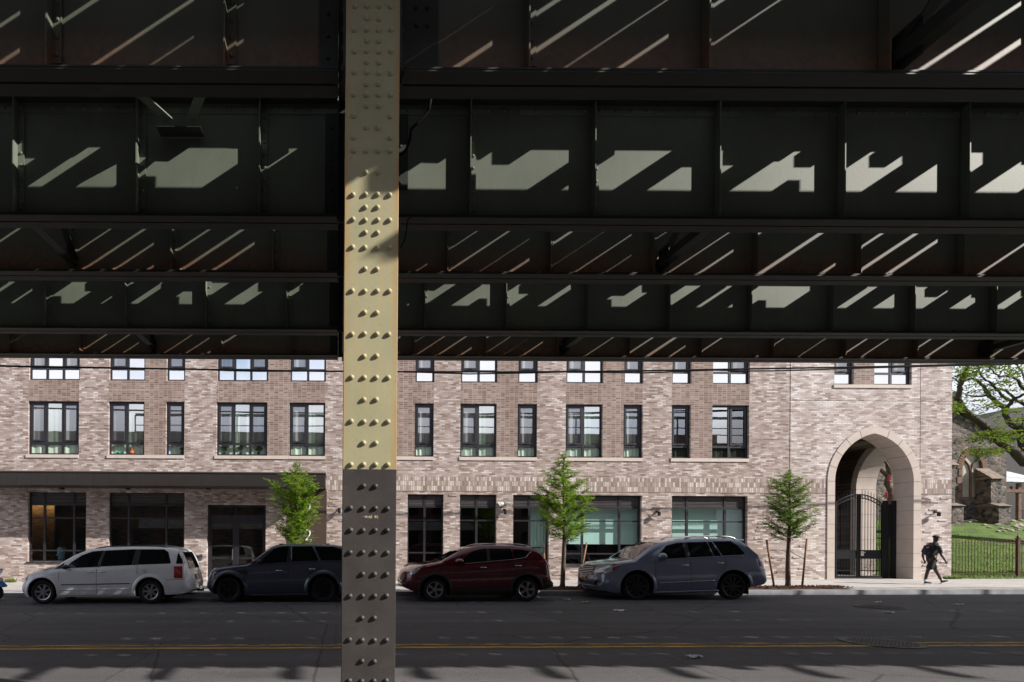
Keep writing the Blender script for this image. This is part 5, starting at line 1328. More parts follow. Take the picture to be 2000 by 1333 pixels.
def fence_run(xa, xb, Y, zf, lab, posts, mat, top, name='iron_fence', parentgate=None, npk=None, cat='fence'):
    t = empty(name, ((xa+xb)/2, Y, zf((xa+xb)/2)), lab, cat)
    m = MB()
    for z, h in ((.17, .03), (top-.17, .025), (top-.05, .025)): 
        a, b = zf(xa), zf(xb); m.add([(xa, Y-.015, a+z), (xb, Y-.015, b+z), (xb, Y+.015, b+z), (xa, Y+.015, a+z), (xa, Y-.015, a+z+h), (xb, Y-.015, b+z+h), (xb, Y+.015, b+z+h), (xa, Y+.015, a+z+h)], [(0, 1, 2, 3), (7, 6, 5, 4), (0, 4, 5, 1), (1, 5, 6, 2), (2, 6, 7, 3), (3, 7, 4, 0)])
    m.build('rails', mat, t)
    n = npk or int((xb-xa)/.13); k = 0
    for i in range(1, n):
        x = xa+(xb-xa)*i/n; z = zf(x)
        if any(abs(x-p) < .06 for p in posts): continue
        m = MB(); m.tube([(x, Y, z+.12), (x, Y, z+top+.06), (x, Y, z+top+.13)], [.011, .011, .002], 6); m.build('picket', mat, t); k += 1
        if k >= 99: break
    for x in posts:
        z = zf(x); m = MB(); m.box(x-.05, x+.05, Y-.05, Y+.05, z-.1, z+top+.12); m.box(x-.07, x+.07, Y-.07, Y+.07, z+top+.121, z+top+.16); m.lathe([(.03, 0), (.055, .05), (.03, .1), (.012, .14), (.003, .2)], (x, Y, z+top+.161), 'Z', 10); m.build('fence_post', mat, t)
fence_run(BX1+.12, BX1+6.6, FY, lambda x: gz(x)+.17, 'rust brown iron picket fence right of the brick building', [BX1+.12, P(1988, 1100, FY).x, P(1988, 1100, FY).x+2.9], MAT['iron'], 1.50)
# weeds at the foot of the building corner
def weeds(px, py, Y, n, lab, seed, r=.35):
    rr = random.Random(seed); c = P(px, py, Y); c.z = gz(c.x)+.15; m = MB()
    for k in range(n):
        a = rr.uniform(0, 6.28); d = rr.random()**.6*r; p = Vector((c.x+d*math.cos(a), c.y+d*.3*math.sin(a), c.z)); l = rr.uniform(.05, .2); e = p+Vector((rr.uniform(-.1, .1), rr.uniform(-.1, .1), l)); u = Vector((.02, .01, 0))
        m.add([p, p.lerp(e, .5)+u, e, p.lerp(e, .5)-u], [(0, 1, 2, 3)])
    tag(m.build('weeds', MAT['blade'], None), lab, 'weeds', None, 'stuff')
weeds(1862, 1132, 23.72, 160, 'tuft of weeds at the corner of the brick building', 3); weeds(20, 1140, 23.72, 60, 'tuft of weeds at the wall behind the scooter', 4, .2); weeds(1930, 1134, FY-.12, 500, 'weeds along the foot of the iron fence', 5, 2.6)

CHY = 33.0; CHZ = 2.9
ch = empty('stone_church', P(1900, 1018, CHY), 'old rubble stone church gable with pointed window and buttresses', 'church')
def Q(px, py, Y=CHY): v = P(px, py, Y); return (v.x, v.z)
xl = P(1590, 900, CHY).x
wx0, wz0 = Q(1879, 976); wx1, _ = Q(1918.5, 976); wsp = Q(1900, 916)[1]; wap = Q(1899, 882)[1]; wc = (wx0+wx1)/2; wh = (wx1-wx0)/2
ris = wap-wsp; wr_ = (wh*wh+ris*ris)/(2*wh)
def wz(x): d = abs(x-wc)+(wr_-wh); return wsp+math.sqrt(max(0, wr_*wr_-d*d))
gx0, gz0 = Q(1866, 806); gx1, gz1 = Q(1968, 858); zb = CHZ-.6
m = MB(); roof = lambda x: gz0+(gz1-gz0)*(x-gx0)/(gx1-gx0) if x > gx0 else gz0+1.2-((gx0-x)*.1)
xr = Q(1966, 900)[0]
cols = sorted([xl, gx0-.001, gx0, wx0, wx1, xr]+[wx0+(wx1-wx0)*i/12 for i in range(1, 12)]+[gx0+(xr-gx0)*i/8 for i in range(1, 8)])
for a, b in zip(cols, cols[1:]):
    if b-a < 1e-4: continue
    mid = (a+b)/2
    if wx0 < mid < wx1:
        m.quad((a, CHY, zb), (b, CHY, zb), (b, CHY, wz0), (a, CHY, wz0)); m.quad((a, CHY, wz(a)), (b, CHY, wz(b)), (b, CHY, roof(b)), (a, CHY, roof(a)))
        m.quad((a, CHY, wz(a)), (b, CHY, wz(b)), (b, CHY+.45, wz(b)), (a, CHY+.45, wz(a)))
    else: m.quad((a, CHY, zb), (b, CHY, zb), (b, CHY, roof(b)), (a, CHY, roof(a)))
m.quad((wx1, CHY, wz0), (wx1, CHY+.45, wz0), (wx1, CHY+.45, wsp), (wx1, CHY, wsp)); m.quad((wx0, CHY, wz0), (wx0, CHY+.45, wz0), (wx0, CHY+.45, wsp), (wx0, CHY, wsp)); m.quad((wx0, CHY, wz0), (wx1, CHY, wz0), (wx1, CHY+.45, wz0), (wx0, CHY+.45, wz0))
m.quad((xr, CHY, zb), (xr, CHY+12, zb), (xr, CHY+12, roof(xr)), (xr, CHY, roof(xr)))
m.build('wall', MAT['stone'], ch)
m = MB(); m.quad((wx0-.1, CHY+.13, wz0-.1), (wx1+.1, CHY+.13, wz0-.1), (wx1+.1, CHY+.13, wap+.1), (wx0-.1, CHY+.13, wap+.1)); wn = m.build('window', plain('pale blanked window', (.40, .37, .31), .5, 0, .15, 1.2), ch)
m = MB(); m.box(wc-.05, wc+.05, CHY+.07, CHY+.125, wz0, wsp); m.box(wx0, wx1, CHY+.08, CHY+.122, Q(0, 961)[1]-.03, Q(0, 961)[1]+.03)
for s in (-1, 1): m.tube([(wc, CHY+.1, wsp-.15), (wc+s*.12, CHY+.1, wsp+.25), (wc+s*.45, CHY+.1, wsp+.62)], .045, 6)
m.build('tracery', MAT['redstone'], wn)
m = MB(); n = 10                                  # brownstone arch round the window
pts = [(wc+s*(wr_*math.cos(a)-(wr_-wh)), wsp+wr_*math.sin(a)) for s, rng in ((-1, range(0, n+1)), (1, range(n, -1, -1))) for a in [math.acos((wr_-wh)/wr_)*i/n for i in rng]]
pts = [(wx0, wz0)]+pts+[(wx1, wz0)]
for (xa, za), (xb, zb_2) in zip(pts, pts[1:]):
    d = Vector((xb-xa, zb_2-za)); 
    if d.length < 1e-4: continue
    L = d.length; nb = max(1, round(L/.5))
    for k in range(nb):
        pa = Vector((xa, za)).lerp(Vector((xb, zb_2)), k/nb+.02); pb = Vector((xa, za)).lerp(Vector((xb, zb_2)), (k+1)/nb-.02); nrm = Vector((-d.y, d.x)).normalized()
        for sg in (1,):
            w_ = .22 if (k % 2) else .3
            o1 = pa+nrm*w_*(1); o2 = pb+nrm*w_
            m.add([(pa.x, CHY-.03, pa.y), (pb.x, CHY-.03, pb.y), (o2.x, CHY-.03, o2.y), (o1.x, CHY-.03, o1.y), (pa.x, CHY+.1, pa.y), (pb.x, CHY+.1, pb.y), (o2.x, CHY+.1, o2.y), (o1.x, CHY+.1, o1.y)], [(0, 1, 2, 3), (0, 4, 5, 1), (3, 2, 6, 7), (0, 3, 7, 4), (1, 5, 6, 2)])
m.build('window_arch', MAT['redstone'], ch)
MAT['cap'] = plain('buttress cap stone', (.19, .155, .12), .9, 0, .3, 4, .3)
def buttress(pxa, pxb, pyt, pym, pyb):
    xa, xb = Q(pxa, 950, CHY-.9)[0], Q(pxb, 950, CHY-.9)[0]; zt, zm, z0 = Q(1950, pyt, CHY-.8)[1]-.55, Q(1950, pym, CHY-1.15)[1]-.3, CHZ-.5; m = MB()
    m.box(xa, xb, CHY-1.15, CHY+.01, z0, zm); m.box(xa+.02, xb-.06, CHY-.75, CHY-.001, zm+.001, zt)
    o = m.build('buttress', MAT['stone'], ch); m = MB()
    for z, d0, k in ((zm, 1.22, 2), (zt, .85, 4)):
        m = MB()
        for i in range(k):
            f = i/k; m.add([(xa-.06, CHY-d0*(1-f)-.02, z+.16*i), (xb+.06, CHY-d0*(1-f)-.02, z+.16*i), (xb+.06, CHY-d0*(1-f-.9/k), z+.16*i+.2), (xa-.06, CHY-d0*(1-f-.9/k), z+.16*i+.2), (xa-.06, CHY, z+.16*i-.03), (xb+.06, CHY, z+.16*i-.03), (xb+.06, CHY, z+.16*i+.19), (xa-.06, CHY, z+.16*i+.19)], [(0, 1, 2, 3), (0, 4, 5, 1), (0, 3, 7, 4), (1, 5, 6, 2), (3, 2, 6, 7)])
        m.build('weathering', MAT['cap'], o)
buttress(1941, 1964, 916, 978, 1016); buttress(1851, 1873, 890, 978, 1016)
m = MB(); ex = .5
for (xa, za), (xb, zb2) in (((gx0-2.5, gz0+1.25), (gx0-.4, gz0+.2)), ((gx0-.4, gz0+.2), (xr+.3, roof(xr)-.12))):
    m.add([(xa, CHY-.25, za+.02), (xb, CHY-.25, zb2+.02), (xb, CHY-.25, zb2+.26), (xa, CHY-.25, za+.26), (xa, CHY+14, za+.02), (xb, CHY+14, zb2+.02), (xb, CHY+14, zb2+.26), (xa, CHY+14, za+.26)], [(0, 1, 2, 3), (7, 6, 5, 4), (0, 4, 5, 1), (3, 2, 6, 7), (0, 3, 7, 4), (1, 5, 6, 2)])
m.build('roof', MAT['slate'], ch)
m = MB(); r0, r1 = Vector((*Q(1906, 826, 41), 0)), Vector((*Q(1965, 800, 41), 0)); r2 = Vector((*Q(2140, 775, 41), 0))
m.add([(r0.x, 41, r0.y), (r1.x, 41, r1.y), (r2.x, 41, r2.y), (r2.x, 41, CHZ), (r0.x, 41, CHZ), (r0.x, 50, r0.y), (r1.x, 50, r1.y), (r2.x, 50, r2.y)], [(0, 1, 2, 3, 4), (0, 5, 6, 1), (1, 6, 7, 2)])
m.build('nave_roof', MAT['slate'], ch)
# stones along the church foot
rr = random.Random(31); m = MB()
for k in range(60):
    x = rr.uniform(Q(1858, 1018)[0], Q(2010, 1018)[0]); y = CHY-rr.uniform(.3, 2.4); c = Vector((x, y, lawn_z(x, y)+.03)); r = rr.uniform(.05, .14)
    bm = bmesh.new(); bmesh.ops.create_icosphere(bm, subdivisions=1, radius=r)
    vs = [Vector((v.co.x*1.4, v.co.y, v.co.z*.65))*rr.uniform(.8, 1.15)+c for v in bm.verts]; fs = [[v.index for v in f.verts] for f in bm.faces]; bm.free(); m.add(vs, fs)
tag(m.build('rubble', plain('pale fieldstones', (.34, .30, .26), .9, 0, .35, 3, .3), None), 'loose pale stones along the foot of the church', 'stones', None, 'stuff')
# annex with pale roof and porch
AY = 37.5
ax = empty('annex', P(1985, 1010, AY), 'small white walled annex with pale slate roof and brown porch posts', 'annex')
A = lambda px, py: Q(px, py, AY)
m = MB(); p = [A(1955, 886), A(1958, 943), A(2050, 947), A(2046, 930)]
pts = [A(1956, 887), A(1956, 943), A(2040, 946)]; m.add([(pts[0][0], AY+2.5, pts[0][1]), (pts[1][0], AY-.6, pts[1][1]), (pts[2][0], AY-.6, pts[2][1]), (pts[2][0], AY+2.5, pts[2][1]+.3), (pts[0][0]-2, AY+2.5, pts[0][1]), (pts[1][0]-2, AY-.6, pts[1][1])], [(0, 1, 2, 3), (4, 5, 1, 0)])
def slate_pale():
    t = NT('pale slate'); br = t.n('TexBrick'); br.inputs['Scale'].default_value = 1; br.inputs['Brick Width'].default_value = .45; br.inputs['Row Height'].default_value = .26; br.inputs['Mortar Size'].default_value = .012
    br.inputs['Color1'].default_value = (.52, .53, .58, 1); br.inputs['Color2'].default_value = (.42, .43, .48, 1); br.inputs['Mortar'].default_value = (.2, .2, .22, 1)
    t.l(t.mapped((1, 1, 1), (R(45), 0, 0)), br.inputs['Vector']); t.color(br.outputs['Color']); t.set(Roughness=.6); return t.m
m.build('roof', slate_pale(), ax)
m = MB(); a, b = A(1958, 950), A(1975, 1015); m.box(a[0]-1.5, b[0], AY+.6, AY+4, CHZ-.3, a[1]+.1); m.build('wall', plain('white render', (.72, .72, .74), .8), ax)
m = MB()
for px in (1978, 2035):
    c = A(px, 1000)[0]; m.box(c-.09, c+.09, AY-.4, AY-.22, CHZ-.3, A(px, 945)[1])
c = A(1978, 955); m.bar((c[0], AY-.31, c[1]-.4), (c[0]-.5, AY-.31, c[1]+.1), .1, .1, (0, 1, 0)); m.box(A(1956, 0)[0], A(2040, 0)[0], AY-.45, AY-.2, A(0, 945)[1]-.22, A(0, 945)[1]-.02)
m.build('porch_frame', MAT['redstone'], ax)
m = MB(); a, b = A(1979, 986)[0], A(2035, 986)[0]; zt, zb2 = A(0, 986)[1], A(0, 1010)[1]
m.box(a, b, AY-.33, AY-.29, zt-.04, zt); m.box(a, b, AY-.33, AY-.29, zb2, zb2+.04)
for i in range(1, 14): x = a+(b-a)*i/14; m.box(x-.012, x+.012, AY-.32, AY-.30, zb2, zt)
m.bar((A(1996, 0)[0], AY-.34, zb2), (A(2003, 0)[0], AY-.34, zt), .03, .03); m.build('railing', MAT['gate'], ax)

def leafcloud(m, c, r, n, size, rr, flat=1.0, along=None):
    for k in range(n):
        while True:
            v = Vector((rr.uniform(-1, 1), rr.uniform(-1, 1), rr.uniform(-1, 1)))
            if v.length < 1: break
        p = c+Vector((v.x*r, v.y*r, v.z*r*flat)); d = Vector((rr.uniform(-1, 1), rr.uniform(-1, 1), rr.uniform(-.5, .3))).normalized(); u = d.cross(Vector((rr.uniform(-.4, .4), rr.uniform(-.4, .4), 1))).normalized()
        l = size*rr.uniform(.6, 1.3); m.add([p, p+d*l*.5+u*l*.3, p+d*l, p+d*l*.5-u*l*.3], [(0, 1, 2, 3)])
# dark trees far behind the annex
darkleaf = leafmat('dark evergreen leaves', ((.008, .02, .008), (.016, .036, .012), (.03, .055, .018)), .15)
rr = random.Random(41)
for px, py, Y, r, lab in ((1985, 905, 47, 3.2, 'dark evergreen tree behind the annex roof'), (2030, 960, 46, 3.4, 'dark evergreen tree behind the annex porch')):
    b = P(px, 1010, Y); t = empty('evergreen_tree', b, lab, 'tree', 'dark trees behind the annex'); c0 = P(px, py, Y)
    m = MB(); m.tube([(b.x, Y, 2.5), (b.x, Y, c0.z+r)], [.3, .05], 8); m.build('trunk', MAT['barkdark'], t)
    m = MB()
    for k in range(60): leafcloud(m, c0+Vector((rr.uniform(-1, 1)*r*.8, rr.uniform(-.6, .6)*r, rr.uniform(-1, .9)*r)), .9, 70, .30, rr)
    m.build('crown', darkleaf, t)
# the big spreading tree
BT = 28.5
leafbig = leafmat('locust leaves', ((.035, .06, .01), (.075, .11, .016), (.17, .165, .028)), .4)
tb = P(2068, 1060, BT); tb.z = lawn_z(tb.x, BT)
bt = empty('spreading_tree', tb, 'large spreading tree with dark crooked limbs over the churchyard', 'tree')
m = MB()
def limb(pts, r0, r1, dy=0.0, kink=.35):
    out = []; n = len(pts); rr = random.Random(int(pts[0][0]*7+pts[-1][1]))
    for i, (px, py) in enumerate(pts): out.append(P(px, py, BT+dy*i/(n-1)))
    sm = []
    for i in range(len(out)-1):
        for k in range(4):
            f = k/4; p0 = out[max(i-1, 0)]; p1 = out[i]; p2 = out[i+1]; p3 = out[min(i+2, n-1)]
            q = .5*((2*p1)+(p2-p0)*f+(2*p0-5*p1+4*p2-p3)*f*f+(3*p1-p0-3*p2+p3)*f**3); sm.append(q+Vector((rr.uniform(-1, 1), rr.uniform(-1, 1), rr.uniform(-1, 1)))*kink*.08)
    sm.append(out[-1]); N = len(sm); m.tube(sm, [r0+(r1-r0)*(i/(N-1))**.8 for i in range(N)], 8); return sm
bt_l = []
trunk = [tb-Vector((0, 0, .3)), P(2062, 1000, BT), P(2050, 945, BT), P(2030, 915, BT), P(2002, 897, BT)]
m.tube(trunk, [.5, .38, .34, .32, .28], 12)
L = [limb([(2004, 905), (1985, 885), (1958, 866), (1930, 838), (1905, 818), (1884, 802), (1874, 785), (1873, 765), (1878, 745), (1886, 722), (1890, 700)], .24, .06, -1.5),
     limb([(1876, 783), (1866, 778), (1856, 775), (1840, 778)], .09, .03, -.6), limb([(1878, 752), (1866, 742), (1850, 738)], .05, .015, .4),
     limb([(2002, 895), (1996, 850), (1990, 838), (1968, 820), (1964, 800), (1945, 785), (1930, 770), (1920, 755), (1906, 742), (1890, 742), (1872, 752)], .20, .03, 1.5),
     limb([(1996, 845), (2010, 810), (2020, 790)], .17, .1, 1), limb([(1964, 800), (1975, 785), (1990, 775), (2010, 765)], .10, .05, -1),
     limb([(1975, 783), (1955, 770), (1935, 748), (1920, 740), (1912, 722), (1908, 700)], .07, .025, -1), limb([(2010, 795), (1985, 782), (1965, 765), (1945, 758), (1930, 750)], .09, .02, 1),
     limb([(2015, 775), (1995, 755), (1985, 740), (1965, 735), (1950, 735), (1938, 722), (1925, 712)], .08, .02, -1.2), limb([(1950, 736), (1960, 722), (1970, 712), (1980, 700)], .04, .012, .8),
     limb([(2005, 760), (2000, 735), (1990, 718), (1975, 708)], .06, .02, 1), limb([(1930, 772), (1905, 775), (1885, 770), (1862, 770)], .06, .014, .5), limb([(1905, 818), (1912, 808), (1925, 802), (1938, 795)], .02, .006, .4),
     limb([(1975, 880), (1950, 885), (1925, 895), (1905, 900)], .05, .01, -2), limb([(1958, 866), (1935, 860), (1912, 855), (1895, 858)], .05, .01, -1.6)]
m.build('trunk', MAT['barkdark'], bt, True)
rr = random.Random(51); m = MB()
for sm in L[0:]:
    for i, p in enumerate(sm[3:], 3):
        if rr.random() < .42:
            for _ in range(2):
                c = p+Vector((rr.uniform(-.55, .55), rr.uniform(-.7, .7), rr.uniform(-.05, .38))); leafcloud(m, c, rr.uniform(.22, .5), rr.randint(12, 26), .13, rr, .16)
for px, py in ((1925, 712), (1945, 715), (1880, 725), (1870, 738), (1900, 730), (1960, 745), (1985, 728), (1935, 790), (1950, 840), (1935, 846), (1970, 845), (1985, 850), (1965, 860), (1945, 855), (1920, 850), (1905, 855), (1930, 888), (1950, 880), (1900, 880), (1920, 878), (1975, 800), (1990, 820), (1868, 792), (1866, 800)):
    for _ in range(4): leafcloud(m, P(px+rr.uniform(-10, 10), py+rr.uniform(-5, 5), BT+rr.uniform(-2.2, 1.0)), rr.uniform(.25, .5), 26, .16, rr, .25)
for k in range(60): leafcloud(m, P(rr.uniform(1864, 2020), rr.uniform(690, 745), BT+rr.uniform(-2.5, 2.5)), rr.uniform(.2, .45), 16, .14, rr, .22)
m.build('crown', leafbig, bt)
# small crooked tree and red lantern seen through the gateway
cx = P(1733, 1000, 29.5); ct_ = empty('crooked_tree', (cx.x, 29.5, lawn_z(cx.x, 29.5)), 'small crooked bare tree seen through the stone archway', 'tree')
m = MB(); m.tube([P(1741, 1050, 29.5), P(1738, 990, 29.5), P(1739, 960, 29.5), P(1732, 945, 29.5), P(1736, 925, 29.5), P(1733, 905, 29.5), P(1740, 880, 29.5)], [.14, .12, .11, .12, .10, .08, .05], 8); m.tube([P(1734, 930, 29.5), P(1724, 922, 29.5), P(1716, 915, 29.5), P(1708, 912, 29.3)], [.10, .08, .06, .04], 8); m.tube([P(1735, 912, 29.5), P(1728, 900, 29.4), P(1720, 892, 29.2)], [.07, .05, .02], 6); m.build('trunk', MAT['bark'], ct_, True)
redm = plain('red lacquer', (.55, .015, .02), .4)
for px, py, lab in ((1731.5, 968, 'red lantern hanging by the crooked tree, lower of two'), (1736, 935, 'red lantern hanging by the crooked tree, upper of two')):
    c = P(px, py, 29.2); t = empty('lantern', c, lab, 'lantern', 'red lanterns beyond the archway'); m = MB(); m.lathe([(.02, .17), (.055, .12), (.05, .10), (.048, -.10), (.062, -.13)], c, 'Z', 8); m.build('shade', redm, t); m = MB(); m.tube([(c.x, c.y, c.z+.22), (c.x+.1, c.y+.2, c.z+.8)], .008, 5); m.build('cord', MAT['wire'], t)
fence_run(P(1693, 1050, 28.6).x, P(1760, 1050, 28.6).x, 28.6, lambda x: P(1700, 1077, 28.6).z, 'short black railing on the lawn beyond the archway', [P(1694, 1050, 28.6).x], MAT['gate'], P(1700, 1028, 28.6).z-P(1700, 1077, 28.6).z-.06, 'railing', None, 12, 'railing')
# ------------------------------------------------------------------ people
def skinned(name, verts, edges, mat, parent, root=0, sub=2):
    """one continuous surface grown round a skeleton; verts: (x, y, z, rx[, ry])"""
    me = bpy.data.meshes.new(name); me.from_pydata([v[:3] for v in verts], edges, [])
    tmp = bpy.data.objects.new('tmp', me); COL.objects.link(tmp)
    tmp.modifiers.new('skin', 'SKIN'); sb = tmp.modifiers.new('sub', 'SUBSURF'); sb.levels = sub; sb.render_levels = sub
    for i, v in enumerate(verts):
        sv = me.skin_vertices[0].data[i]; sv.radius = (v[3], v[4] if len(v) > 4 else v[3]); sv.use_root = (i == root)
    bpy.context.view_layer.update()
    res = bpy.data.meshes.new_from_object(tmp.evaluated_get(bpy.context.evaluated_depsgraph_get()))
    bpy.data.objects.remove(tmp); res.polygons.foreach_set('use_smooth', [True]*len(res.polygons))
    return put(name, res, mat, parent, True)
def ell(name, c, r, mat, parent, rot=(0, 0, 0), cut=None):
    bm = bmesh.new(); bmesh.ops.create_uvsphere(bm, u_segments=20, v_segments=14, radius=1)
    Mx = Matrix.Translation(c) @ Euler(rot).to_matrix().to_4x4() @ Matrix.Diagonal((*r, 1))
    if cut is not None: bmesh.ops.delete(bm, geom=[v for v in bm.verts if v.co.z < cut], context='VERTS')
    bmesh.ops.transform(bm, matrix=Mx, verts=bm.verts)
    for f in bm.faces: f.smooth = True
    me = bpy.data.meshes.new(name); bm.to_mesh(me); bm.free(); return put(name, me, mat, parent, True)
skin_d = plain('brown skin', (.04, .024, .018), .55, 0, .1, 8); cloth_k = plain('black cotton', (.014, .014, .016), .9, 0, .3, 12); cloth_p = plain('dark backpack cloth', (.022, .015, .026), .8, 0, .4, 10)
denim = plain('pale blue shirt', (.42, .70, .95), .85, 0, .12, 9); hairm = plain('dark hair', (.012, .009, .008), .8)
def hand(vs, es, w, d, side, r=.0105):
    """palm and five bent fingers hung on wrist vertex w; d: pointing direction, side: thumb direction"""
    p = Vector(vs[w][:3]); d = d.normalized(); s = side.normalized(); n = d.cross(s)
    vs.append((*(p+d*.05), .026, .016)); pal = len(vs)-1; es.append((w, pal))
    for k, (off, ln) in enumerate(((-.026, .058), (-.009, .068), (.009, .064), (.026, .052))):
        b = p+d*.075+s*(-off); m_ = b+d*ln*.55-n*.008; t_ = b+d*ln*.9-n*.03
        i = len(vs); vs += [(*b, r*1.05), (*m_, r*.9), (*t_, r*.7)]; es += [(pal, i), (i, i+1), (i+1, i+2)]
    b = p+d*.03+s*.026; i = len(vs); vs += [(*b, r*1.1), (*(b+d*.025+s*.022), r), (*(b+d*.052+s*.026-n*.01), r*.75)]; es += [(pal, i), (i, i+1), (i+1, i+2)]

# pedestrian walking to the right with a backpack and cap
pw = P(1821, 1147, 20.9); pz = gz(pw.x)+.152
pr = empty('person', (pw.x, 20.9, pz), 'pedestrian striding right in black T-shirt, black shorts, cap and dark backpack', 'person')
vs = [(-.05, 0, .93, .115, .15), (-.03, 0, 1.10, .105, .145), (.0, 0, 1.27, .12, .17), (.02, 0, 1.40, .10, .16), (.055, 0, 1.475, .055), (.085, 0, 1.53, .052),
      (.115, 0, 1.585, .075, .07), (.12, 0, 1.655, .092, .078), (.12, 0, 1.72, .07, .062)]
es = [(0, 1), (1, 2), (2, 3), (3, 4), (4, 5), (5, 6), (6, 7), (7, 8)]
def limb_(chain, at):
    i = len(vs); 
    for v in chain: vs.append(v)
    es.append((at, i)); es.extend((i+k, i+k+1) for k in range(len(chain)-1)); return i+len(chain)-1
# near leg (towards the viewer) trails, far leg reaches forward
a = limb_([(-.10, -.095, .86, .085), (-.20, -.10, .66, .075), (-.275, -.10, .47, .056), (-.33, -.10, .28, .052), (-.365, -.10, .11, .036), (-.33, -.10, .055, .038), (-.25, -.10, .045, .03)], 0)
b = limb_([(.0, .095, .86, .085), (.13, .10, .68, .072), (.235, .10, .48, .055), (.34, .10, .30, .05), (.43, .10, .135, .035), (.475, .10, .09, .036), (.545, .10, .085, .028)], 0)
wa = limb_([(.0, -.19, 1.385, .05), (.02, -.225, 1.22, .045), (.06, -.235, 1.08, .038), (.16, -.235, .94, .032), (.22, -.23, .85, .026)], 3); hand(vs, es, wa, Vector((.5, 0, -.8)), Vector((.8, 0, .5)))
wb = limb_([(.0, .19, 1.385, .05), (-.07, .225, 1.22, .045), (-.12, .235, 1.09, .038), (-.10, .235, .95, .032), (-.07, .23, .86, .026)], 3); hand(vs, es, wb, Vector((.3, 0, -.9)), Vector((.9, 0, .3)))
skinned('body', vs, es, skin_d, pr)
ell('nose', (.212, 0, 1.645), (.022, .014, .02), skin_d, pr)
for s in (-1, 1): ell('ear', (.115, s*.08, 1.645), (.022, .012, .032), skin_d, pr); ell('eye', (.198, s*.032, 1.67), (.009, .012, .008), hairm, pr)
ell('mouth', (.198, 0, 1.602), (.010, .026, .007), plain('lips', (.09, .03, .025), .5), pr)
skinned('shirt', [(-.055, 0, .86, .135, .175), (-.04, 0, .98, .135, .175), (-.02, 0, 1.12, .128, .17), (.0, 0, 1.27, .138, .185), (.02, 0, 1.40, .12, .175), (.04, 0, 1.46, .075, .09),
                 (.0, -.19, 1.38, .072), (.02, -.235, 1.22, .072), (.05, -.245, 1.11, .066), (.0, .19, 1.38, .072), (-.07, .235, 1.22, .072), (-.11, .245, 1.11, .066)],
        [(0, 1), (1, 2), (2, 3), (3, 4), (4, 5), (4, 6), (6, 7), (7, 8), (4, 9), (9, 10), (10, 11)], cloth_k, pr)
skinned('shorts', [(-.05, 0, .93, .145, .18), (-.05, 0, .84, .13, .16), (-.11, -.095, .80, .118), (-.19, -.10, .64, .112), (-.235, -.10, .53, .106), (.02, .095, .80, .118), (.13, .10, .66, .110), (.20, .10, .54, .104)],
        [(0, 1), (1, 2), (2, 3), (3, 4), (1, 5), (5, 6), (6, 7)], cloth_k, pr)
cap = ell('cap', (.118, 0, 1.69), (.112, .096, .09), cloth_k, pr, (0, .12, 0), -.15); bl = ell('brim', (.235, 0, 1.678), (.085, .075, .012), cloth_k, cap, (0, .16, 0))
bp = skinned('backpack', [(-.17, 0, 1.38, .085, .13), (-.22, 0, 1.22, .115, .15), (-.20, 0, 1.03, .10, .14)], [(0, 1), (1, 2)], cloth_p, pr)
for s in (-1, 1):
    m = MB(); m.tube([(-.1, s*.10, 1.47), (.05, s*.115, 1.50), (.13, s*.12, 1.38), (.12, s*.125, 1.2), (.0, s*.16, 1.08), (-.12, s*.12, 1.04)], .017, 6); m.build('strap', cloth_p, bp, True, 0, True)
whitec = plain('white sock', (.7, .7, .7), .8)
for (ax_, y, az_, hx, hz, tilt) in ((-.36, -.10, .115, -.30, .05, 0.02), (.435, .10, .14, .50, .085, -.25)):
    m = MB(); m.tube([(ax_+.005, y, az_+.0), (ax_-.012, y, az_+.06)], .043, 10); m.build('sock', whitec, pr, True, 0, True)
    sh = skinned('shoe', [(hx-.09, y, hz+.012, .044, .05), (hx+.02, y, hz+.01-tilt*.03, .046, .048), (hx+.12, y, hz-tilt*.10-.004, .036, .046), (hx+.175, y, hz-tilt*.16-.006, .024, .036)], [(0, 1), (1, 2), (2, 3)], cloth_k, pr)
    m = MB(); m.cbox((hx+.03, y, hz-.034-tilt*.03), (.29, .085, .022), (0, tilt, 0)); m.build('sole', whitec, sh, False, .008, True)

# person in a light blue shirt behind the left shop window, reading
qx = P(120, 1080, Yw+.8); qz = .16+gz(gp(30))
q = empty('person', (qx.x, Yw+.8, qz), 'person in light blue shirt standing behind the left shop window, holding a phone', 'person')
vs = [(0, 0, .93, .11, .15), (0, 0, 1.10, .10, .14), (-.01, 0, 1.28, .11, .17), (-.02, 0, 1.41, .09, .15), (-.035, 0, 1.49, .052), (-.05, 0, 1.54, .05), (-.075, 0, 1.60, .075, .07), (-.075, 0, 1.665, .088, .075), (-.07, 0, 1.72, .066, .06)]
es = [(k, k+1) for k in range(8)]
limb_([(0, -.09, .86, .085), (0, -.095, .66, .07), (0, -.095, .46, .052), (.02, -.095, .28, .05), (.03, -.095, .08, .036), (-.09, -.10, .045, .03)], 0); limb_([(0, .09, .86, .085), (0, .095, .66, .07), (0, .095, .46, .052), (.02, .095, .28, .05), (.03, .095, .08, .036), (-.09, .10, .045, .03)], 0)
wa = limb_([(-.01, -.19, 1.39, .05), (.0, -.22, 1.20, .044), (-.02, -.21, 1.10, .038), (-.15, -.15, 1.12, .032), (-.25, -.09, 1.16, .026)], 3); hand(vs, es, wa, Vector((-.9, .35, .25)), Vector((.1, .2, 1)))
wb = limb_([(-.01, .19, 1.39, .05), (.0, .22, 1.20, .044), (-.02, .21, 1.10, .038), (-.14, .15, 1.12, .032), (-.24, .09, 1.15, .026)], 3); hand(vs, es, wb, Vector((-.9, -.3, .25)), Vector((.1, -.2, 1)))
skinned('body', vs, es, skin_d, q); ell('nose', (-.165, 0, 1.65), (.022, .014, .02), skin_d, q)
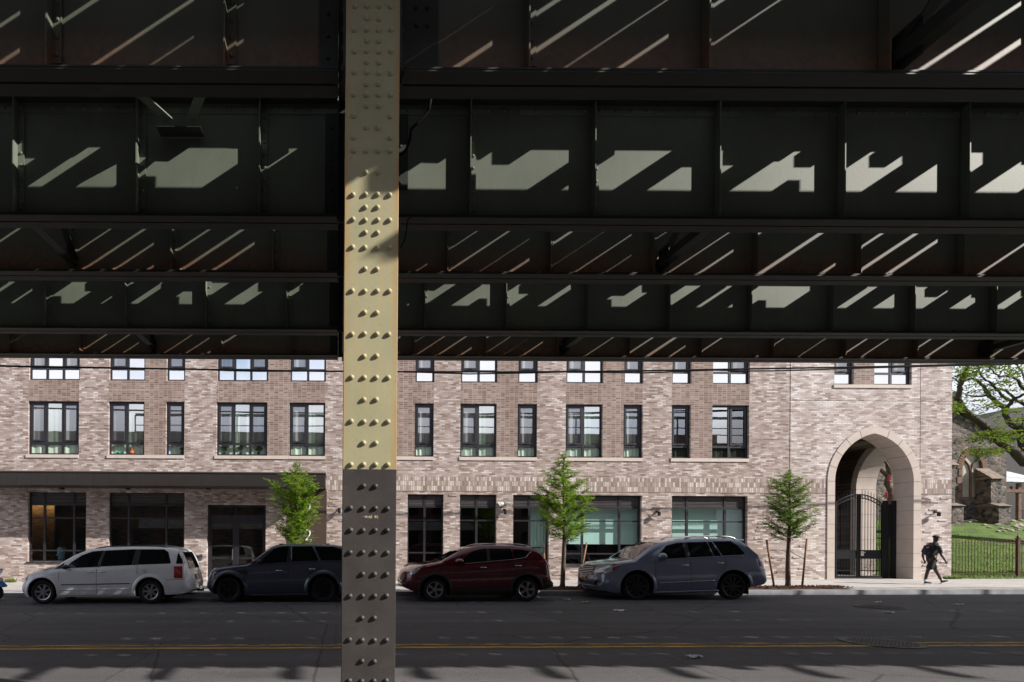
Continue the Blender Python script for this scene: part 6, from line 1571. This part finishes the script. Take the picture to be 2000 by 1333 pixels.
for s in (-1, 1): ell('ear', (-.065, s*.08, 1.65), (.02, .012, .03), skin_d, q)
ell('hair', (-.05, 0, 1.69), (.112, .098, .10), hairm, q, (0, -.35, 0), -.35)
skinned('shirt', [(0, 0, .82, .14, .18), (0, 0, .98, .135, .175), (0, 0, 1.12, .125, .165), (-.01, 0, 1.28, .13, .185), (-.02, 0, 1.41, .112, .17), (-.03, 0, 1.475, .07, .085), (-.01, -.19, 1.385, .07), (.0, -.23, 1.2, .066), (-.02, -.215, 1.10, .055), (-.13, -.16, 1.12, .045), (-.01, .19, 1.385, .07), (.0, .23, 1.2, .066), (-.02, .215, 1.10, .055), (-.13, .16, 1.12, .045)],
        [(0, 1), (1, 2), (2, 3), (3, 4), (4, 5), (4, 6), (6, 7), (7, 8), (8, 9), (4, 10), (10, 11), (11, 12), (12, 13)], denim, q)
skinned('trousers', [(0, 0, .93, .13, .165), (0, 0, .84, .115, .14), (0, -.09, .76, .098), (0, -.095, .46, .075), (.02, -.095, .10, .06), (0, .09, .76, .098), (0, .095, .46, .075), (.02, .095, .10, .06)], [(0, 1), (1, 2), (2, 3), (3, 4), (1, 5), (5, 6), (6, 7)], plain('dark trousers', (.03, .03, .04), .9), q)
ph = MB(); c = P(120, 1080, Yw+.8); ph.cbox((qx.x-.335, Yw+.8, qz+1.215), (.012, .075, .15), (0, .5, 0)); tag(ph.build('phone', MAT['black'], None, False, .004), 'dark phone held by the person in the light blue shirt', 'phone')
# low shelf of boxes inside the same window
bx = [(60, .20), (80, .22), (93, .2), (103, .22), (112, .2), (126, .22)]
sh_ = empty('low_shelf', (gp(95), Yw+.75, qz), 'low shelf of pale boxes behind the left shop window', 'shelf')
m = MB(); m.box(gp(60), gp(150), Yw+.6, Yw+.95, qz+.58, qz+.62)
for px in (62, 105, 148): m.box(gp(px)-.02, gp(px)+.02, Yw+.62, Yw+.93, qz, qz+.58)
m.build('board', MAT['room'], sh_)
tn = [plain('tan box', (.45, .30, .12), .8), plain('grey box', (.35, .36, .38), .8)]
for i, (px, w_) in enumerate(((66, .3), (76, .26), (91, .34), (102, .30), (112, .34), (123, .3))):
    m = MB(); m.box(gp(px)-w_/2, gp(px)+w_/2, Yw+.63, Yw+.9, qz+.622, qz+.622+.24+.03*(i % 2)); tag(m.build('box', tn[0 if 2 <= i <= 4 else 1], None, False, .006), ['grey box at the far left of the low shelf', 'grey box second from the left on the low shelf', 'tan box on the low shelf, left of the three tan ones', 'tan box on the low shelf, between two tan boxes', 'tan box on the low shelf nearest the person in blue', 'grey box at the right end of the low shelf behind the person in blue'][i], 'box', 'boxes on the low shelf')

# ------------------------------------------------------------------ litter and fallen leaves
paper = plain('crumpled white paper', (.62, .62, .62), .8)
for i, (px, py, lab) in enumerate(((1107, 1172, 'crumpled white paper in the gutter right of the burgundy car'), (1146, 1178, 'small scrap of white paper on the road in front of the silver SUV'), (1212, 1194, 'flattened white paper on the road below the silver SUV'), (1358, 1285, 'white paper scrap near the yellow line, right of the middle'), (1739, 1197, 'white scrap on the far lane below the archway'), (1873, 1181, 'white scrap on the road below the pedestrian'), (1716, 1177, 'tiny white scrap in the far lane below the gate'))):
    H = PY0+(px-PX0)*ROLL; Yp = CAM_Z*FPX/(py-H); X = (px-PX0)*Yp/FPX; Yp = (CAM_Z-gz(X))*FPX/(py-H); X = (px-PX0)*Yp/FPX
    r2 = random.Random(i+60); m = MB(); n = 5; w_ = .10+.04*(i == 2); g = [(X+(u/n-.5)*w_*2, Yp+(v/n-.5)*w_*1.2, gz(X)+.006+r2.uniform(0, .04)) for u in range(n+1) for v in range(n+1)]
    m.add(g, [(u*(n+1)+v, (u+1)*(n+1)+v, (u+1)*(n+1)+v+1, u*(n+1)+v+1) for u in range(n) for v in range(n)])
    o = m.build('paper_scrap', paper, None); so = o.modifiers.new('t', 'SOLIDIFY'); so.thickness = .002; tag(o, lab, 'litter', 'paper scraps on the road')
r2 = random.Random(77); m = MB()
for k in range(420):
    X = r2.choice((r2.uniform(5, 16), r2.uniform(-12, 22))); Y = KERB-.03-abs(r2.gauss(0, .12)); z = gz(X)+.006; a = r2.uniform(0, 6.28); l = r2.uniform(.02, .055)
    d = Vector((math.cos(a), math.sin(a), r2.uniform(0, .5))); u = Vector((-d.y, d.x, .1))*.4; p = Vector((X, Y, z)); m.add([p, p+d*l*.5+u*l, p+d*l, p+d*l*.5-u*l], [(0, 1, 2, 3)])
tag(m.build('fallen_leaves', plain('dry leaf', (.20, .11, .045), .8, 0, .4, 9), None), 'dry fallen leaves along the gutter', 'fallen leaves', None, 'stuff')
